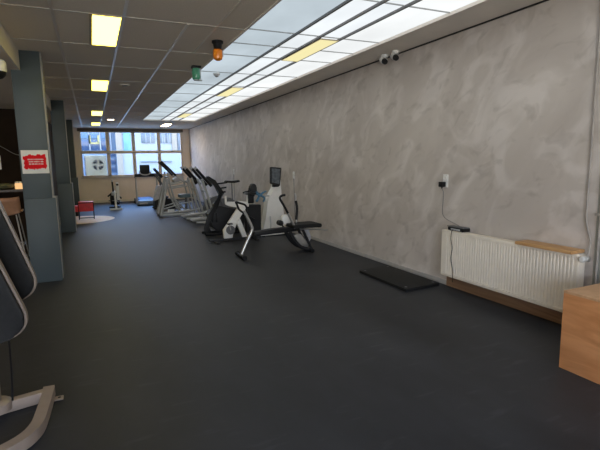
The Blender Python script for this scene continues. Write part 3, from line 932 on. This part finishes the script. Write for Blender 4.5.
# ------------------------------------------------------------------ white spin bike
def spin_bike():
    Y = 8.33
    w = 0.045
    t = empty('spin_bike', (2.4, Y, 0), 'white framed spin bike with black saddle facing the plaster wall', 'exercise bike')
    b = MB()
    # slanted main column and front strut
    b.prism([(2.175, 0.06), (2.345, 0.06), (2.375, 0.24), (2.44, 0.36), (2.66, 0.655), (2.60, 0.70), (2.50, 0.67), (2.17, 0.22)], Y - w, Y + w, 0.014)
    b.prism([(2.43, 0.34), (2.50, 0.43), (2.545, 0.30), (2.64, 0.06), (2.54, 0.06)], Y - w, Y + w, 0.012)
    b.build('main_frame', M['white_frame'], t)
    MB().prism([(2.235, 0.70), (2.25, 0.76), (2.30, 0.735), (2.50, 0.755), (2.655, 0.735), (2.68, 0.66), (2.55, 0.615), (2.30, 0.665)], Y - 0.04, Y + 0.04, 0.016).build('top_tube', M['white_frame'], t)
    MB().tube([(2.245, Y, 0.72), (2.245, Y, 0.865)], 0.020, 10).build('rear_nub', M['white_frame'], t)
    MB().tube([(2.375, Y, 0.73), (2.375, Y, 1.10)], 0.010, 8).build('seat_post', M['mid_grey'], t)
    MB().prism(rounded([(2.235, 1.115), (2.26, 1.15), (2.40, 1.14), (2.51, 1.15), (2.515, 1.12), (2.40, 1.10)], 0.012), Y - 0.07, Y + 0.07, 0.012).build('saddle', M['black_soft'], t)
    MB().tube([(2.665, Y, 0.64), (2.685, Y, 0.86)], 0.028, 12).build('head_tube', M['white_frame'], t)
    MB().tube([(2.685, Y, 0.80), (2.71, Y, 0.93), (2.72, Y, 0.99)], 0.020, 10).build('stem', M['black'], t)
    hb = MB()
    hb.tube([(2.74, Y - 0.22, 0.86), (2.66, Y - 0.20, 0.895), (2.73, Y - 0.06, 0.925), (2.73, Y + 0.06, 0.925), (2.66, Y + 0.20, 0.895), (2.74, Y + 0.22, 0.86)], 0.018, 10, smooth_steps=4)
    hb.prism([(2.62, 0.875), (2.66, 0.91), (2.86, 0.91), (2.93, 0.88), (2.86, 0.865)], Y - 0.13, Y + 0.13, 0.010)
    hb.build('handlebar', M['black'], t)
    c = MB().prism(rounded([(2.70, 0.91), (2.735, 1.05), (2.79, 1.085), (2.845, 1.04), (2.85, 0.91)], 0.03), Y - 0.06, Y + 0.06, 0.014).build('console', M['dark_grey'], t)
    MB().box(2.67, 2.79, Y - 0.05, Y + 0.05, 0.70, 0.88, 0.02).build('brake_box', M['black'], t)
    MB().prism(rounded([(2.66, 0.12), (2.95, 0.12), (2.96, 0.655), (2.67, 0.665)], 0.015), Y + 0.05, Y + 0.20, 0.012).build('flywheel_cover', M['dark_grey'], t)
    MB().tube([(2.60, Y, 0.50), (2.80, Y, 0.38), (2.80, Y + 0.13, 0.38)], 0.018, 8).build('flywheel_arm', M['dark_grey'], t)
    b = MB()
    b.lathe((2.30, Y - w - 0.02, 0.22), [(0.02, 0.02), (0.085, 0.015), (0.085, -0.01), (0.02, -0.015)], 20, axis='Y')
    ch = b.build('chain_ring', M['mid_grey'], t)
    MB().tube([(2.30, Y - 0.075, 0.22), (2.27, Y - 0.085, 0.34)], 0.012, 8).build('crank', M['steel'], ch)
    MB().box(2.22, 2.32, Y - 0.17, Y - 0.085, 0.335, 0.358, 0.006).build('pedal', M['black'], ch)
    b = MB()
    b.box(1.90, 2.86, Y - 0.035, Y + 0.035, 0.022, 0.06, 0.008)
    b.build('floor_beam', M['dark_grey'], t)
    for x0 in (2.02, 2.78):
        MB().box(x0 - 0.03, x0 + 0.03, Y - 0.24, Y + 0.24, 0.0, 0.03, 0.008).build('stabiliser', M['dark_grey'], t)
    return t
spin_bike()
b = MB()
Y = 8.33
b.tube([(2.80, Y - 0.165, 0.93), (2.85, Y - 0.165, 0.86), (2.82, Y - 0.165, 0.78), (2.79, Y - 0.165, 0.74)], [0.020, 0.026], 8, smooth_steps=3)
b.tube([(2.80, Y - 0.165, 0.89), (2.89, Y - 0.165, 0.85), (2.96, Y - 0.165, 0.80), (2.93, Y - 0.165, 0.73)], [0.024, 0.018], 8, smooth_steps=3)
b.tube([(2.84, Y - 0.165, 0.84), (2.93, Y - 0.165, 0.90), (3.00, Y - 0.165, 0.93)], [0.024, 0.014], 8, smooth_steps=3)
tag(b.build('gym_cloth', M['blue']), 'blue cloth hung over the handlebar of the white spin bike', 'cloth')
# ------------------------------------------------------------------ black trainer behind the spin bike
def black_trainer():
    Y = 9.35
    t = empty('black_stepper', (2.4, Y, 0), 'black stationary trainer with leaning mast behind the spin bike', 'exercise machine')
    b = MB()
    b.prism(rounded([(2.22, 0.10), (2.10, 0.44), (2.33, 0.60), (2.62, 0.53), (2.90, 0.44), (2.86, 0.18), (2.75, 0.05), (2.35, 0.05)], 0.06), Y - 0.16, Y + 0.16, 0.02)
    b.build('housing', M['dark_grey'], t)
    MB().prism([(2.00, 0.02), (1.99, 0.16), (2.07, 0.42), (2.24, 0.66), (2.33, 0.88), (2.40, 0.88), (2.31, 0.62), (2.15, 0.38), (2.08, 0.18), (2.15, 0.04)], Y - 0.24, Y - 0.18, 0.012).build('mast', M['black'], t)
    MB().prism(rounded([(2.34, 0.83), (2.42, 0.88), (2.26, 1.13), (2.12, 1.22), (2.07, 1.19), (2.25, 1.02)], 0.015), Y - 0.25, Y - 0.10, 0.012).build('console', M['black'], t)
    MB().tube([(2.02, Y - 0.24, 0.045), (2.20, Y - 0.24, 0.03)], 0.028, 10).build('foot_pad', M['black_soft'], t)
    for zz, x1 in ((1.075, 2.52), (0.975, 2.50), (0.885, 2.48)):
        MB().tube([(2.32, Y - 0.16, zz - 0.02), (x1, Y - 0.16, zz)], 0.016, 8).build('grip', M['black_soft'], t)
    b = MB()
    b.tube([(2.42, Y - 0.12, 0.60), (2.38, Y - 0.12, 0.75), (2.45, Y - 0.12, 0.86)], 0.018, 8, smooth_steps=3)
    b.tube([(2.42, Y + 0.12, 0.60), (2.40, Y + 0.12, 0.75), (2.50, Y + 0.12, 0.84)], 0.018, 8, smooth_steps=3)
    b.build('grip_stem', M['mid_grey'], t)
    MB().prism(rounded([(2.22, 0.60), (2.55, 0.55), (2.66, 0.60), (2.58, 0.73), (2.38, 0.74)], 0.04), Y - 0.10, Y + 0.10, 0.014).build('upper_cover', M['mid_grey'], t)
    for dx in (0, 0.085):
        MB().box(2.15 + dx, 2.195 + dx, Y - 0.185, Y - 0.155, 0.26, 0.46, 0.008).build('strap', M['black'], t)
    for yy in (Y - 0.185, Y + 0.165):
        MB().box(2.02, 2.88, yy - 0.035, yy + 0.035, 0.0, 0.05, 0.01).build('base_rail', M['black'], t)
    return t
black_trainer()

# ------------------------------------------------------------------ two silver cross trainers
def cross_trainer(Y, dx, label):
    t = empty('cross_trainer', (2.6 + dx, Y, 0), label, 'exercise machine', 'silver cross trainers along the wall')
    X = lambda v: v + dx
    b = MB()
    for yy in (Y - 0.25, Y + 0.25):
        b.tube([(X(2.15), yy, 0.045), (X(3.25), yy, 0.045)], 0.032, 10)
    b.tube([(X(2.62), Y - 0.25, 0.045), (X(2.62), Y + 0.25, 0.045)], 0.03, 10)
    b.tube([(X(3.25), Y - 0.25, 0.045), (X(3.25), Y + 0.25, 0.045)], 0.03, 10)
    b.build('base_frame', M['silver'], t)
    for yy in (Y - 0.25, Y + 0.25):
        MB().tube([(X(2.63), yy, 0.06), (X(2.56), yy, 0.26), (X(2.44), yy, 0.72), (X(2.32), yy, 1.10)], 0.030, 10, smooth_steps=3).build('upright', M['silver'], t)
        g = MB().tube([(X(2.55), yy, 0.92), (X(2.36), yy, 1.15), (X(2.20), yy, 1.34)], [0.045, 0.040], 10, flat=0.8).build('arm_pad', M['black'], t)
        MB().tube([(X(2.20), yy, 1.33), (X(2.16), yy, 1.385)], 0.034, 10).build('end_cap', M['light_grey'], g)
    MB().tube([(X(2.42), Y - 0.25, 0.80), (X(2.42), Y + 0.25, 0.80)], 0.024, 10).build('cross_bar', M['silver'], t)
    MB().prism(rounded([(X(2.62), 0.12), (X(3.20), 0.08), (X(3.28), 0.40), (X(3.05), 0.62), (X(2.72), 0.50)], 0.08), Y - 0.13, Y + 0.13, 0.03).build('flywheel_housing', M['mid_grey'], t)
    for yy, z in ((Y - 0.19, 0.0), (Y + 0.19, 0.08)):
        a = MB().tube([(X(2.10), yy, 0.10 + z), (X(2.55), yy, 0.16 + z), (X(2.95), yy, 0.30 + z)], 0.022, 8).build('pedal_arm', M['silver'], t)
        MB().prism(rounded([(X(2.02), 0.105 + z), (X(2.33), 0.135 + z), (X(2.33), 0.165 + z), (X(2.02), 0.135 + z)], 0.01), yy - 0.07, yy + 0.07, 0.008).build('pedal', M['light_grey'], a)
    return t
c1 = cross_trainer(12.15, 0.0, 'farther silver cross trainer with black arm pads, next to the A-frame machine')
copy_thing(c1, (0.06, -0.95, 0), 'nearer silver cross trainer with black arm pads, behind the black trainer', 'silver cross trainers along the wall')

# ------------------------------------------------------------------ silver A-frame strength machine
def a_frame():
    Y = 13.35
    t = empty('lever_machine', (2.2, Y, 0), 'silver A-frame lever machine with curved legs, longest lever arms', 'exercise machine')
    for yy in (Y - 0.30, Y + 0.30):
        b = MB()
        b.tube([(1.65, yy, 0.05), (1.71, yy, 0.28), (1.81, yy, 0.70), (1.90, yy, 1.05)], [0.056, 0.032], 10, smooth_steps=4)
        b.build('rear_leg', M['silver'], t)
        b = MB()
        b.tube([(1.90, yy, 1.24), (1.94, yy, 0.98), (1.995, yy, 0.69), (2.06, yy, 0.45), (2.15, yy, 0.24), (2.30, yy, 0.05)], 0.025, 10, smooth_steps=4)
        b.build('front_leg', M['silver'], t)
        MB().tube([(1.63, yy, 0.045), (2.62, yy, 0.045)], 0.036, 10).build('base_rail', M['silver'], t)
        MB().tube([(1.96, yy, 0.90), (2.20, yy, 0.94), (2.42, yy, 1.00)], 0.018, 10).build('arm_rail', M['silver'], t)
        MB().tube([(1.98, yy, 0.79), (2.48, yy, 0.85)], 0.018, 10).build('arm_rail', M['silver'], t)
        MB().tube([(1.74, yy, 0.22), (2.16, yy, 0.33), (2.56, yy, 0.40)], 0.018, 10).build('lower_brace', M['silver'], t)
        MB().tube([(2.03, yy, 0.52), (2.30, yy, 0.20), (2.58, yy, 0.10)], 0.018, 10).build('lower_brace', M['silver'], t)
        MB().tube([(2.42, yy, 1.02), (2.52, yy, 0.55), (2.60, yy, 0.06)], 0.022, 10).build('back_post', M['silver'], t)
        l = MB().tube([(2.30, yy, 0.98), (2.06, yy, 1.20)], 0.026, 10).build('lever', M['steel'], t)
        MB().tube([(2.12, yy, 1.14), (1.92, yy, 1.36), (1.74, yy, 1.54)], 0.030, 10).build('lever_grip', M['black'], l)
    b = MB()
    for x, z in ((1.66, 0.05), (1.91, 1.10), (2.60, 0.05), (2.44, 0.95)):
        b.tube([(x, Y - 0.30, z), (x, Y + 0.30, z)], 0.028, 10)
    b.build('cross_bar', M['silver'], t)
    MB().prism(rounded([(2.08, 0.95), (2.34, 1.01), (2.36, 1.10), (2.22, 1.12), (2.08, 1.03)], 0.03), Y - 0.20, Y + 0.20, 0.02).build('chest_pad', M['light_grey'], t)
    MB().box(2.22, 2.60, Y - 0.20, Y + 0.20, 0.50, 0.60, 0.03).build('seat', mat('teal_grey_vinyl', (0.09, 0.14, 0.165), 0.5), t)
    MB().tube([(2.42, Y, 0.06), (2.42, Y, 0.50)], 0.035, 10).build('seat_post', M['mid_grey'], t)
    MB().box(2.36, 2.48, Y - 0.31, Y + 0.31, 0.03, 0.07, 0.01).build('seat_base', M['mid_grey'], t)
    MB().box(1.84, 2.02, Y - 0.345, Y - 0.325, 0.125, 0.205, 0.004).build('label_plate', M['white'], t)
    return t
a_frame()

# ------------------------------------------------------------------ treadmill by the far windows
def treadmill():
    Y = 16.95
    t = empty('treadmill', (1.73, Y + 0.6, 0), 'treadmill with blue belt and dark console below the far window', 'treadmill')
    MB().box(1.40, 2.06, Y + 0.05, Y + 1.75, 0.06, 0.17, 0.02).build('deck', M['dark_grey'], t)
    MB().box(1.48, 1.98, Y + 0.30, Y + 1.72, 0.168, 0.20, 0.006).build('running_belt', M['blue_deck'], t)
    MB().prism(rounded([(Y - 0.06, 0.05), (Y + 0.32, 0.05), (Y + 0.32, 0.20), (Y + 0.02, 0.17)], 0.04), 1.36, 2.10, 0.02, axis='X').build('motor_hood', mat('slate_blue_hood', (0.13, 0.18, 0.27), 0.45), t)
    MB().box(1.44, 1.72, Y - 0.075, Y - 0.05, 0.05, 0.11, 0.01).build('front_bumper', M['light_grey'], t)
    for x in (1.375, 2.085):
        MB().tube([(x, Y + 0.02, 0.05), (x, Y + 0.02, 0.60), (x, Y + 0.06, 1.06)], 0.030, 10, smooth_steps=3).build('upright', M['light_grey'], t)
        MB().tube([(x, Y + 0.05, 1.03), (x, Y + 0.50, 1.0)], 0.024, 10).build('handrail', M['black'], t)
    MB().box(1.34, 2.13, Y, Y + 0.14, 1.02, 1.14, 0.03).build('console_bar', M['dark_grey'], t)
    s = MB().prism(rounded([(1.53, 1.14), (1.86, 1.14), (1.86, 1.44), (1.53, 1.44)], 0.02), Y + 0.02, Y + 0.08, 0.008).build('screen_housing', M['black'], t)
    MB().tube([(1.50, Y - 0.01, 1.22), (1.56, Y - 0.03, 1.12), (1.70, Y - 0.04, 1.085), (1.84, Y - 0.03, 1.12), (1.90, Y - 0.01, 1.22)], 0.020, 8, smooth_steps=4).build('cup_rim', M['light_grey'], t)
    for x in (1.42, 2.04):
        for yy in (Y + 0.06, Y + 1.64):
            MB().box(x - 0.04, x + 0.04, yy - 0.04, yy + 0.04, 0.0, 0.06, 0.006).build('foot', M['black_soft'], t)
    return t
treadmill()

def ski_machine():
    Y = 15.6
    t = empty('elliptical_trainer', (2.1, Y, 0), 'pale grey elliptical with tilted front cover beside the treadmill', 'exercise machine')
    MB().prism(rounded([(1.76, 0.27), (1.90, 0.76), (2.14, 0.76), (2.06, 0.27)], 0.03), Y - 0.16, Y + 0.16, 0.02).build('front_cover', mat('lavender_grey_shell', (0.52, 0.50, 0.53), 0.45), t)
    MB().prism(rounded([(1.76, 0.05), (2.60, 0.05), (2.56, 0.25), (2.08, 0.38), (1.78, 0.27)], 0.04), Y - 0.18, Y + 0.18, 0.02).build('body', M['dark_grey'], t)
    MB().tube([(2.02, Y, 0.74), (2.02, Y, 1.05)], 0.030, 10).build('mast', M['mid_grey'], t)
    MB().prism(rounded([(1.82, 1.30), (1.86, 1.34), (2.10, 1.06), (2.04, 1.00)], 0.015), Y - 0.16, Y + 0.16, 0.012).build('console', M['black'], t)
    for yy in (Y - 0.22, Y + 0.22):
        MB().tube([(2.10, yy, 0.40), (2.05, yy, 0.80), (1.86, yy, 1.16)], 0.018, 8, smooth_steps=3).build('handle', M['mid_grey'], t)
        MB().box(1.98, 2.22, yy - 0.045, yy + 0.045, 0.36, 0.41, 0.01).build('pedal', M['black'], t)
        MB().box(1.74, 2.62, yy - 0.03, yy + 0.03, 0.0, 0.05, 0.008).build('base_rail', M['dark_grey'], t)
    return t
ski_machine()

# ------------------------------------------------------------------ small white bike by the far wall
def far_bike():
    X, Y = 0.63, 16.35
    t = empty('exercise_bike', (X, Y, 0), 'small white upright bike standing alone against the far wall', 'exercise bike')
    MB().box(X - 0.19, X + 0.19, Y - 0.42, Y - 0.35, 0.0, 0.05, 0.01).build('stabiliser', M['white'], t)
    MB().box(X - 0.19, X + 0.19, Y + 0.40, Y + 0.47, 0.0, 0.05, 0.01).build('stabiliser', M['dark_grey'], t)
    MB().prism([(Y - 0.40, 0.04), (Y - 0.30, 0.04), (Y + 0.02, 0.46), (Y + 0.42, 0.04), (Y + 0.48, 0.05), (Y + 0.10, 0.60), (Y - 0.06, 0.60)], X - 0.03, X + 0.03, 0.01, axis='X').build('frame', M['white_frame'], t)
    MB().prism([(Y - 0.24, 0.30), (Y - 0.16, 0.30), (Y - 0.10, 0.88), (Y - 0.16, 0.88)], X + 0.045, X + 0.135, 0.012, axis='X').build('seat_column', M['white_frame'], t)
    MB().lathe((X, Y + 0.16, 0.32), [(0.05, -0.15), (0.20, -0.13), (0.20, 0.13), (0.05, 0.15)], 22, axis='X').build('flywheel', M['dark_grey'], t)
    MB().box(X - 0.11, X - 0.01, Y - 0.24, Y - 0.10, 0.46, 0.58, 0.02).build('knob_box', M['light_grey'], t)
    MB().tube([(X - 0.04, Y - 0.05, 0.55), (X - 0.05, Y + 0.02, 0.92)], 0.030, 10).build('stem', M['black'], t)
    MB().box(X - 0.08, X - 0.02, Y - 0.02, Y + 0.05, 0.90, 0.97, 0.015).build('console', M['light_grey'], t)
    MB().tube([(X - 0.22, Y + 0.0, 0.42), (X - 0.10, Y + 0.02, 0.52), (X + 0.06, Y + 0.02, 0.50), (X + 0.20, Y - 0.05, 0.34)], 0.026, 8).build('handlebar', M['black'], t)
    for s, z in ((-1, 0.28), (1, 0.22)):
        c = MB().tube([(X + s * 0.03, Y - 0.02, 0.28), (X + s * 0.10, Y - 0.06, z)], 0.014, 8).build('crank', M['steel'], t)
        MB().box(X + s * 0.15 - 0.055, X + s * 0.15 + 0.055, Y - 0.11, Y - 0.01, z - 0.012, z + 0.012, 0.006).build('pedal', M['black'], c)
    MB().box(X + 0.055, X + 0.125, Y - 0.20, Y - 0.17, 0.78, 0.84, 0.01).build('seat_knob', M['black'], t)
    return t
far_bike()

# ------------------------------------------------------------------ red stools and pale round disc
def red_stool(x, y, label):
    t = empty('red_stool', (x, y, 0), label, 'stool')
    w, d = 0.185, 0.18
    for sx in (-1, 1):
        for sy_ in (-1, 1):
            MB().tube([(x + sx * w, y + sy_ * d, 0.005), (x + sx * w, y + sy_ * d, 0.455)], 0.012, 8).build('leg', M['black'], t)
    b = MB()
    for sx in (-1, 1):
        b.tube([(x + sx * w, y - d, 0.455), (x + sx * w, y + d, 0.455)], 0.012, 8)
        b.tube([(x + sx * w, y - d, 0.03), (x + sx * w, y + d, 0.03)], 0.010, 8)
    for sy_ in (-1, 1):
        b.tube([(x - w, y + sy_ * d, 0.455), (x + w, y + sy_ * d, 0.455)], 0.012, 8)
    b.tube([(x - w, y, 0.03), (x + w, y, 0.03)], 0.010, 8)
    b.build('frame', M['black'], t)
    MB().box(x - w + 0.004, x + w - 0.004, y - d - 0.014, y - d + 0.02, 0.225, 0.448, 0.008).build('front_panel', M['red'], t)
    MB().box(x - w, x + w, y - d, y + d, 0.44, 0.475, 0.012).build('seat', M['red'], t)
    return t
r0 = red_stool(-0.225, 13.72, 'red stool with black frame standing on the pale round disc')
r0.location.z = 0.0065
sp_ = empty('step_platform', (-0.62, 14.75, 0), 'low red step platform half hidden behind the last column', 'step')
MB().box(-0.85, -0.44, 14.60, 14.90, 0.13, 0.30, 0.02).build('step_top', M['red'], sp_)
for x in (-0.80, -0.50):
    MB().box(x - 0.04, x + 0.04, 14.62, 14.88, 0.0, 0.13, 0.01).build('step_foot', M['black'], sp_)
pm = MB().lathe((-0.50, 13.62, 0.0), [(0.97, 0.0005), (0.98, 0.003), (0.96, 0.006)], 48).build('round_disc', M['pale_disc'])  # thin pale disc lying flat on the floor
tag(pm, 'pale wood-coloured round disc on the floor by the last columns', 'mat')

# ------------------------------------------------------------------ bar corner on the left
ct = empty('bar_counter', (-2.0, 8.9, 0), 'dark brown bar counter behind the column with the sign', 'counter')
MB().box(-3.6, -1.02, 8.62, 9.25, 1.065, 1.11, 0.006).build('counter_top', M['counter'], ct)
MB().box(-3.55, -1.06, 8.86, 9.20, 0.0, 1.065).build('counter_body', M['brown'], ct)
bw = MB().lathe((-1.40, 8.80, 1.11), [(0.12, 0.001), (0.20, 0.03), (0.215, 0.065), (0.20, 0.085), (0.12, 0.095)], 24).build('serving_bowl', M['olive'])
tag(bw, 'low olive-green dish on the bar counter', 'bowl')
cn = empty('candle_jar', (-1.12, 8.74, 1.11), 'small glowing amber jar at the end of the bar counter', 'candle')
MB().lathe((-1.12, 8.74, 1.11), [(0.05, 0.0005), (0.055, 0.01), (0.055, 0.085), (0.045, 0.10)], 18).build('jar', M['amber'], cn)
MB().lathe((-1.12, 8.74, 1.21), [(0.048, 0), (0.048, 0.02), (0.02, 0.024)], 18).build('lid', M['cream'], cn)
tag(MB().box(-1.80, -1.675, 10.985, 10.998, 1.42, 1.70).build('wall_notice', M['paper']), 'white paper notice on the dark brown wall', 'notice')
tag(MB().tube([(-1.9, 10.99, 2.05), (-1.6, 10.985, 1.85), (-1.40, 10.985, 1.72), (-1.15, 10.985, 1.68)], 0.006, 6, smooth_steps=4).build('sagging_wire', M['cable']), 'grey wire sagging across the dark brown wall', 'wire')

def bar_stool():
    X, Y = -1.26, 8.36
    t = empty('bar_stool', (X, Y, 0), 'tan shell bar stool with thin metal legs at the counter', 'bar stool')
    bm_ = MB()
    # bent shell: seat and curved back
    rows_ = []
    for i in range(9):
        a = i / 8
        if a < 0.5:
            yy = Y + 0.18 - 0.36 * (a / 0.5); zz = 0.74 - 0.015 * math.sin(a * 2 * math.pi)
        else:
            q = (a - 0.5) / 0.5
            yy = Y - 0.18 - 0.07 * q; zz = 0.74 + 0.265 * q
        rows_.append((yy, zz, 0.21 - 0.02 * abs(a - 0.6)))
    grid = []
    for yy, zz, hw in rows_:
        r_ = []
        for j in range(9):
            s = -1 + 2 * j / 8
            r_.append((X + hw * s, yy + 0.05 * s * s * (1 if zz > 0.78 else 0), zz + 0.05 * s * s * (0.3 if zz > 0.78 else 1)))
        grid.append(r_)
    bm = bm_.bm
    vs_ = [[bm.verts.new(p) for p in r_] for r_ in grid]
    for i in range(8):
        for j in range(8):
            bm.faces.new((vs_[i][j], vs_[i][j + 1], vs_[i + 1][j + 1], vs_[i + 1][j]))
    o = bm_.build('seat_shell', M['tan'], t)
    md = o.modifiers.new('thickness', 'SOLIDIFY'); md.thickness = 0.018; md.offset = 0
    for sx in (-1, 1):
        for sy_ in (-1, 1):
            MB().tube([(X + sx * 0.13, Y + sy_ * 0.12, 0.735), (X + sx * 0.215, Y + sy_ * 0.20, 0.005)], 0.010, 8).build('leg', M['steel'], t)
    b = MB()
    for sy_ in (-1, 1):
        b.tube([(X - 0.19, Y + sy_ * 0.173, 0.25), (X + 0.19, Y + sy_ * 0.173, 0.25)], 0.008, 8)
    for sx in (-1, 1):
        b.tube([(X + sx * 0.187, Y - 0.175, 0.25), (X + sx * 0.187, Y + 0.175, 0.25)], 0.008, 8)
    b.build('foot_ring', M['steel'], t)
    return t
bar_stool()

# sign on the first column
sg = empty('wall_sign', (-0.635, 6.547, 1.54), 'white sign with red brushed patch on the nearest column', 'sign')
YS = 6.549
MB().box(-0.782, -0.489, YS - 0.006, YS, 1.392, 1.680, 0.001).build('sign_board', M['paper'], sg)
random.seed(4)
pts = []
for i in range(25):
    pts.append((-0.755 + 0.235 * i / 24, 1.622 + random.uniform(-0.012, 0.012) - 0.01 * (i < 3)))
for i in range(9):
    pts.append((-0.515 + random.uniform(-0.006, 0.006), 1.60 - 0.12 * i / 8))
for i in range(25):
    pts.append((-0.525 - 0.225 * i / 24, 1.452 + random.uniform(-0.014, 0.010)))
for i in range(9):
    pts.append((-0.758 + random.uniform(-0.010, 0.012), 1.465 + 0.14 * i / 8))
MB().prism(pts, YS - 0.0075, YS - 0.006).build('brushed_patch', M['sign_red'], sg, smooth=False)
b = MB()
for z, xa, xb in ((1.566, -0.715, -0.545), (1.538, -0.705, -0.548), (1.510, -0.705, -0.550)):
    x = xa
    while x < xb:
        w_ = random.uniform(0.006, 0.013)
        h_ = random.uniform(0.006, 0.0085)
        b.box(x, min(x + w_, xb), YS - 0.0085, YS - 0.0075, z - h_, z + h_)
        x += w_ + (0.003 if random.random() < 0.75 else 0.008)
b.build('lettering', M['paper'], sg, smooth=False)

# ------------------------------------------------------------------ multi-gym in the left foreground
def multi_gym():
    t = empty('multi_gym', (-0.7, 3.1, 0), 'beige steel gym machine with two black padded boards, cut by frame', 'exercise machine')
    b = MB()
    def bar(p, q, w=0.030, h=0.035):
        p, q = Vector(p), Vector(q)
        d = (q - p); L_ = d.length; a = math.atan2(d.y, d.x)
        c = (p + q) / 2
        b.box(c.x - L_ / 2, c.x + L_ / 2, c.y - w, c.y + w, c.z - h, c.z + h, 0.008, rot=(0, 0, a))
    bar((-1.15, 2.99, 0.038), (-0.375, 3.165, 0.038))
    b.build('base_beam', M['beige_steel'], t)
    b = MB()
    pth = [(-0.358, 3.215, 0.04), (-0.362, 3.05, 0.04), (-0.372, 2.88, 0.04), (-0.385, 2.76, 0.04), (-0.43, 2.66, 0.04), (-0.52, 2.58, 0.04), (-0.66, 2.52, 0.04), (-0.85, 2.47, 0.04)]
    b.tube(pth, 0.046, 4, smooth_steps=3, phase=math.pi / 4)
    b.build('base_loop', M['beige_steel'], t)
    tb = MB().box(-0.335, -0.275, 3.115, 3.165, 0.004, 0.014, 0.002).build('fixing_tab', M['beige_steel'], t)
    MB().lathe((-0.298, 3.14, 0.0141), [(0.009, 0.0), (0.009, 0.002)], 10).build('tab_hole', M['black'], tb)
    MB().lathe((-0.635, 3.10, 0.03), [(0.085, 0.0), (0.085, 0.05), (0.07, 0.06)], 20).build('upright_foot', M['beige_steel'], t)
    MB().box(-0.685, -0.605, 3.06, 3.14, 0.04, 2.05, 0.015).build('upright', M['beige_steel'], t)
    def board(y, p_top, p_low, p_tip, width):
        # leaning rounded board; edge line from p_top to p_low, rounded tip at p_tip
        a = Vector(p_top); c = Vector(p_low)
        d = (c - a).normalized()
        nrm = Vector((d.y, -d.x))
        if nrm.x > 0:
            nrm = -nrm
        up = a - d * 0.55
        e = c + d * 0.165
        prof = [tuple(up), tuple(e), tuple(e + nrm * width), tuple(up + nrm * width)]
        prof = rounded(prof, 0.17, 8)
        o = MB().prism(prof, y, y + 0.05, 0.006).build('board', M['beige_steel'], t)
        inner = [tuple(up + nrm * 0.012), tuple(e - d * 0.012 + nrm * 0.012), tuple(e - d * 0.012 + nrm * (width - 0.012)), tuple(up + nrm * (width - 0.012))]
        MB().prism(rounded(inner, 0.16, 8), y - 0.045, y + 0.002, 0.015).build('pad', M['black_soft'], o)
        return o
    board(3.26, (-0.533, 1.30), (-0.393, 0.845), None, 0.30)
    board(2.98, (-0.527, 1.00), (-0.427, 0.70), None, 0.30)
    b = MB()
    b.tube([(-0.64, 3.14, 1.0), (-0.62, 3.25, 1.0), (-0.62, 3.27, 1.0)], 0.025, 8)
    b.tube([(-0.64, 3.06, 0.85), (-0.63, 3.0, 0.85), (-0.63, 2.99, 0.85)], 0.025, 8)
    b.build('board_bracket', M['dark_grey'], t)
    MB().tube([(-0.51, 3.0, 0.60), (-0.522, 3.05, 0.40), (-0.535, 3.09, 0.22), (-0.545, 3.10, 0.075)], 0.006, 6, smooth_steps=4).build('pull_cable', M['black'], t)
    return t
multi_gym()
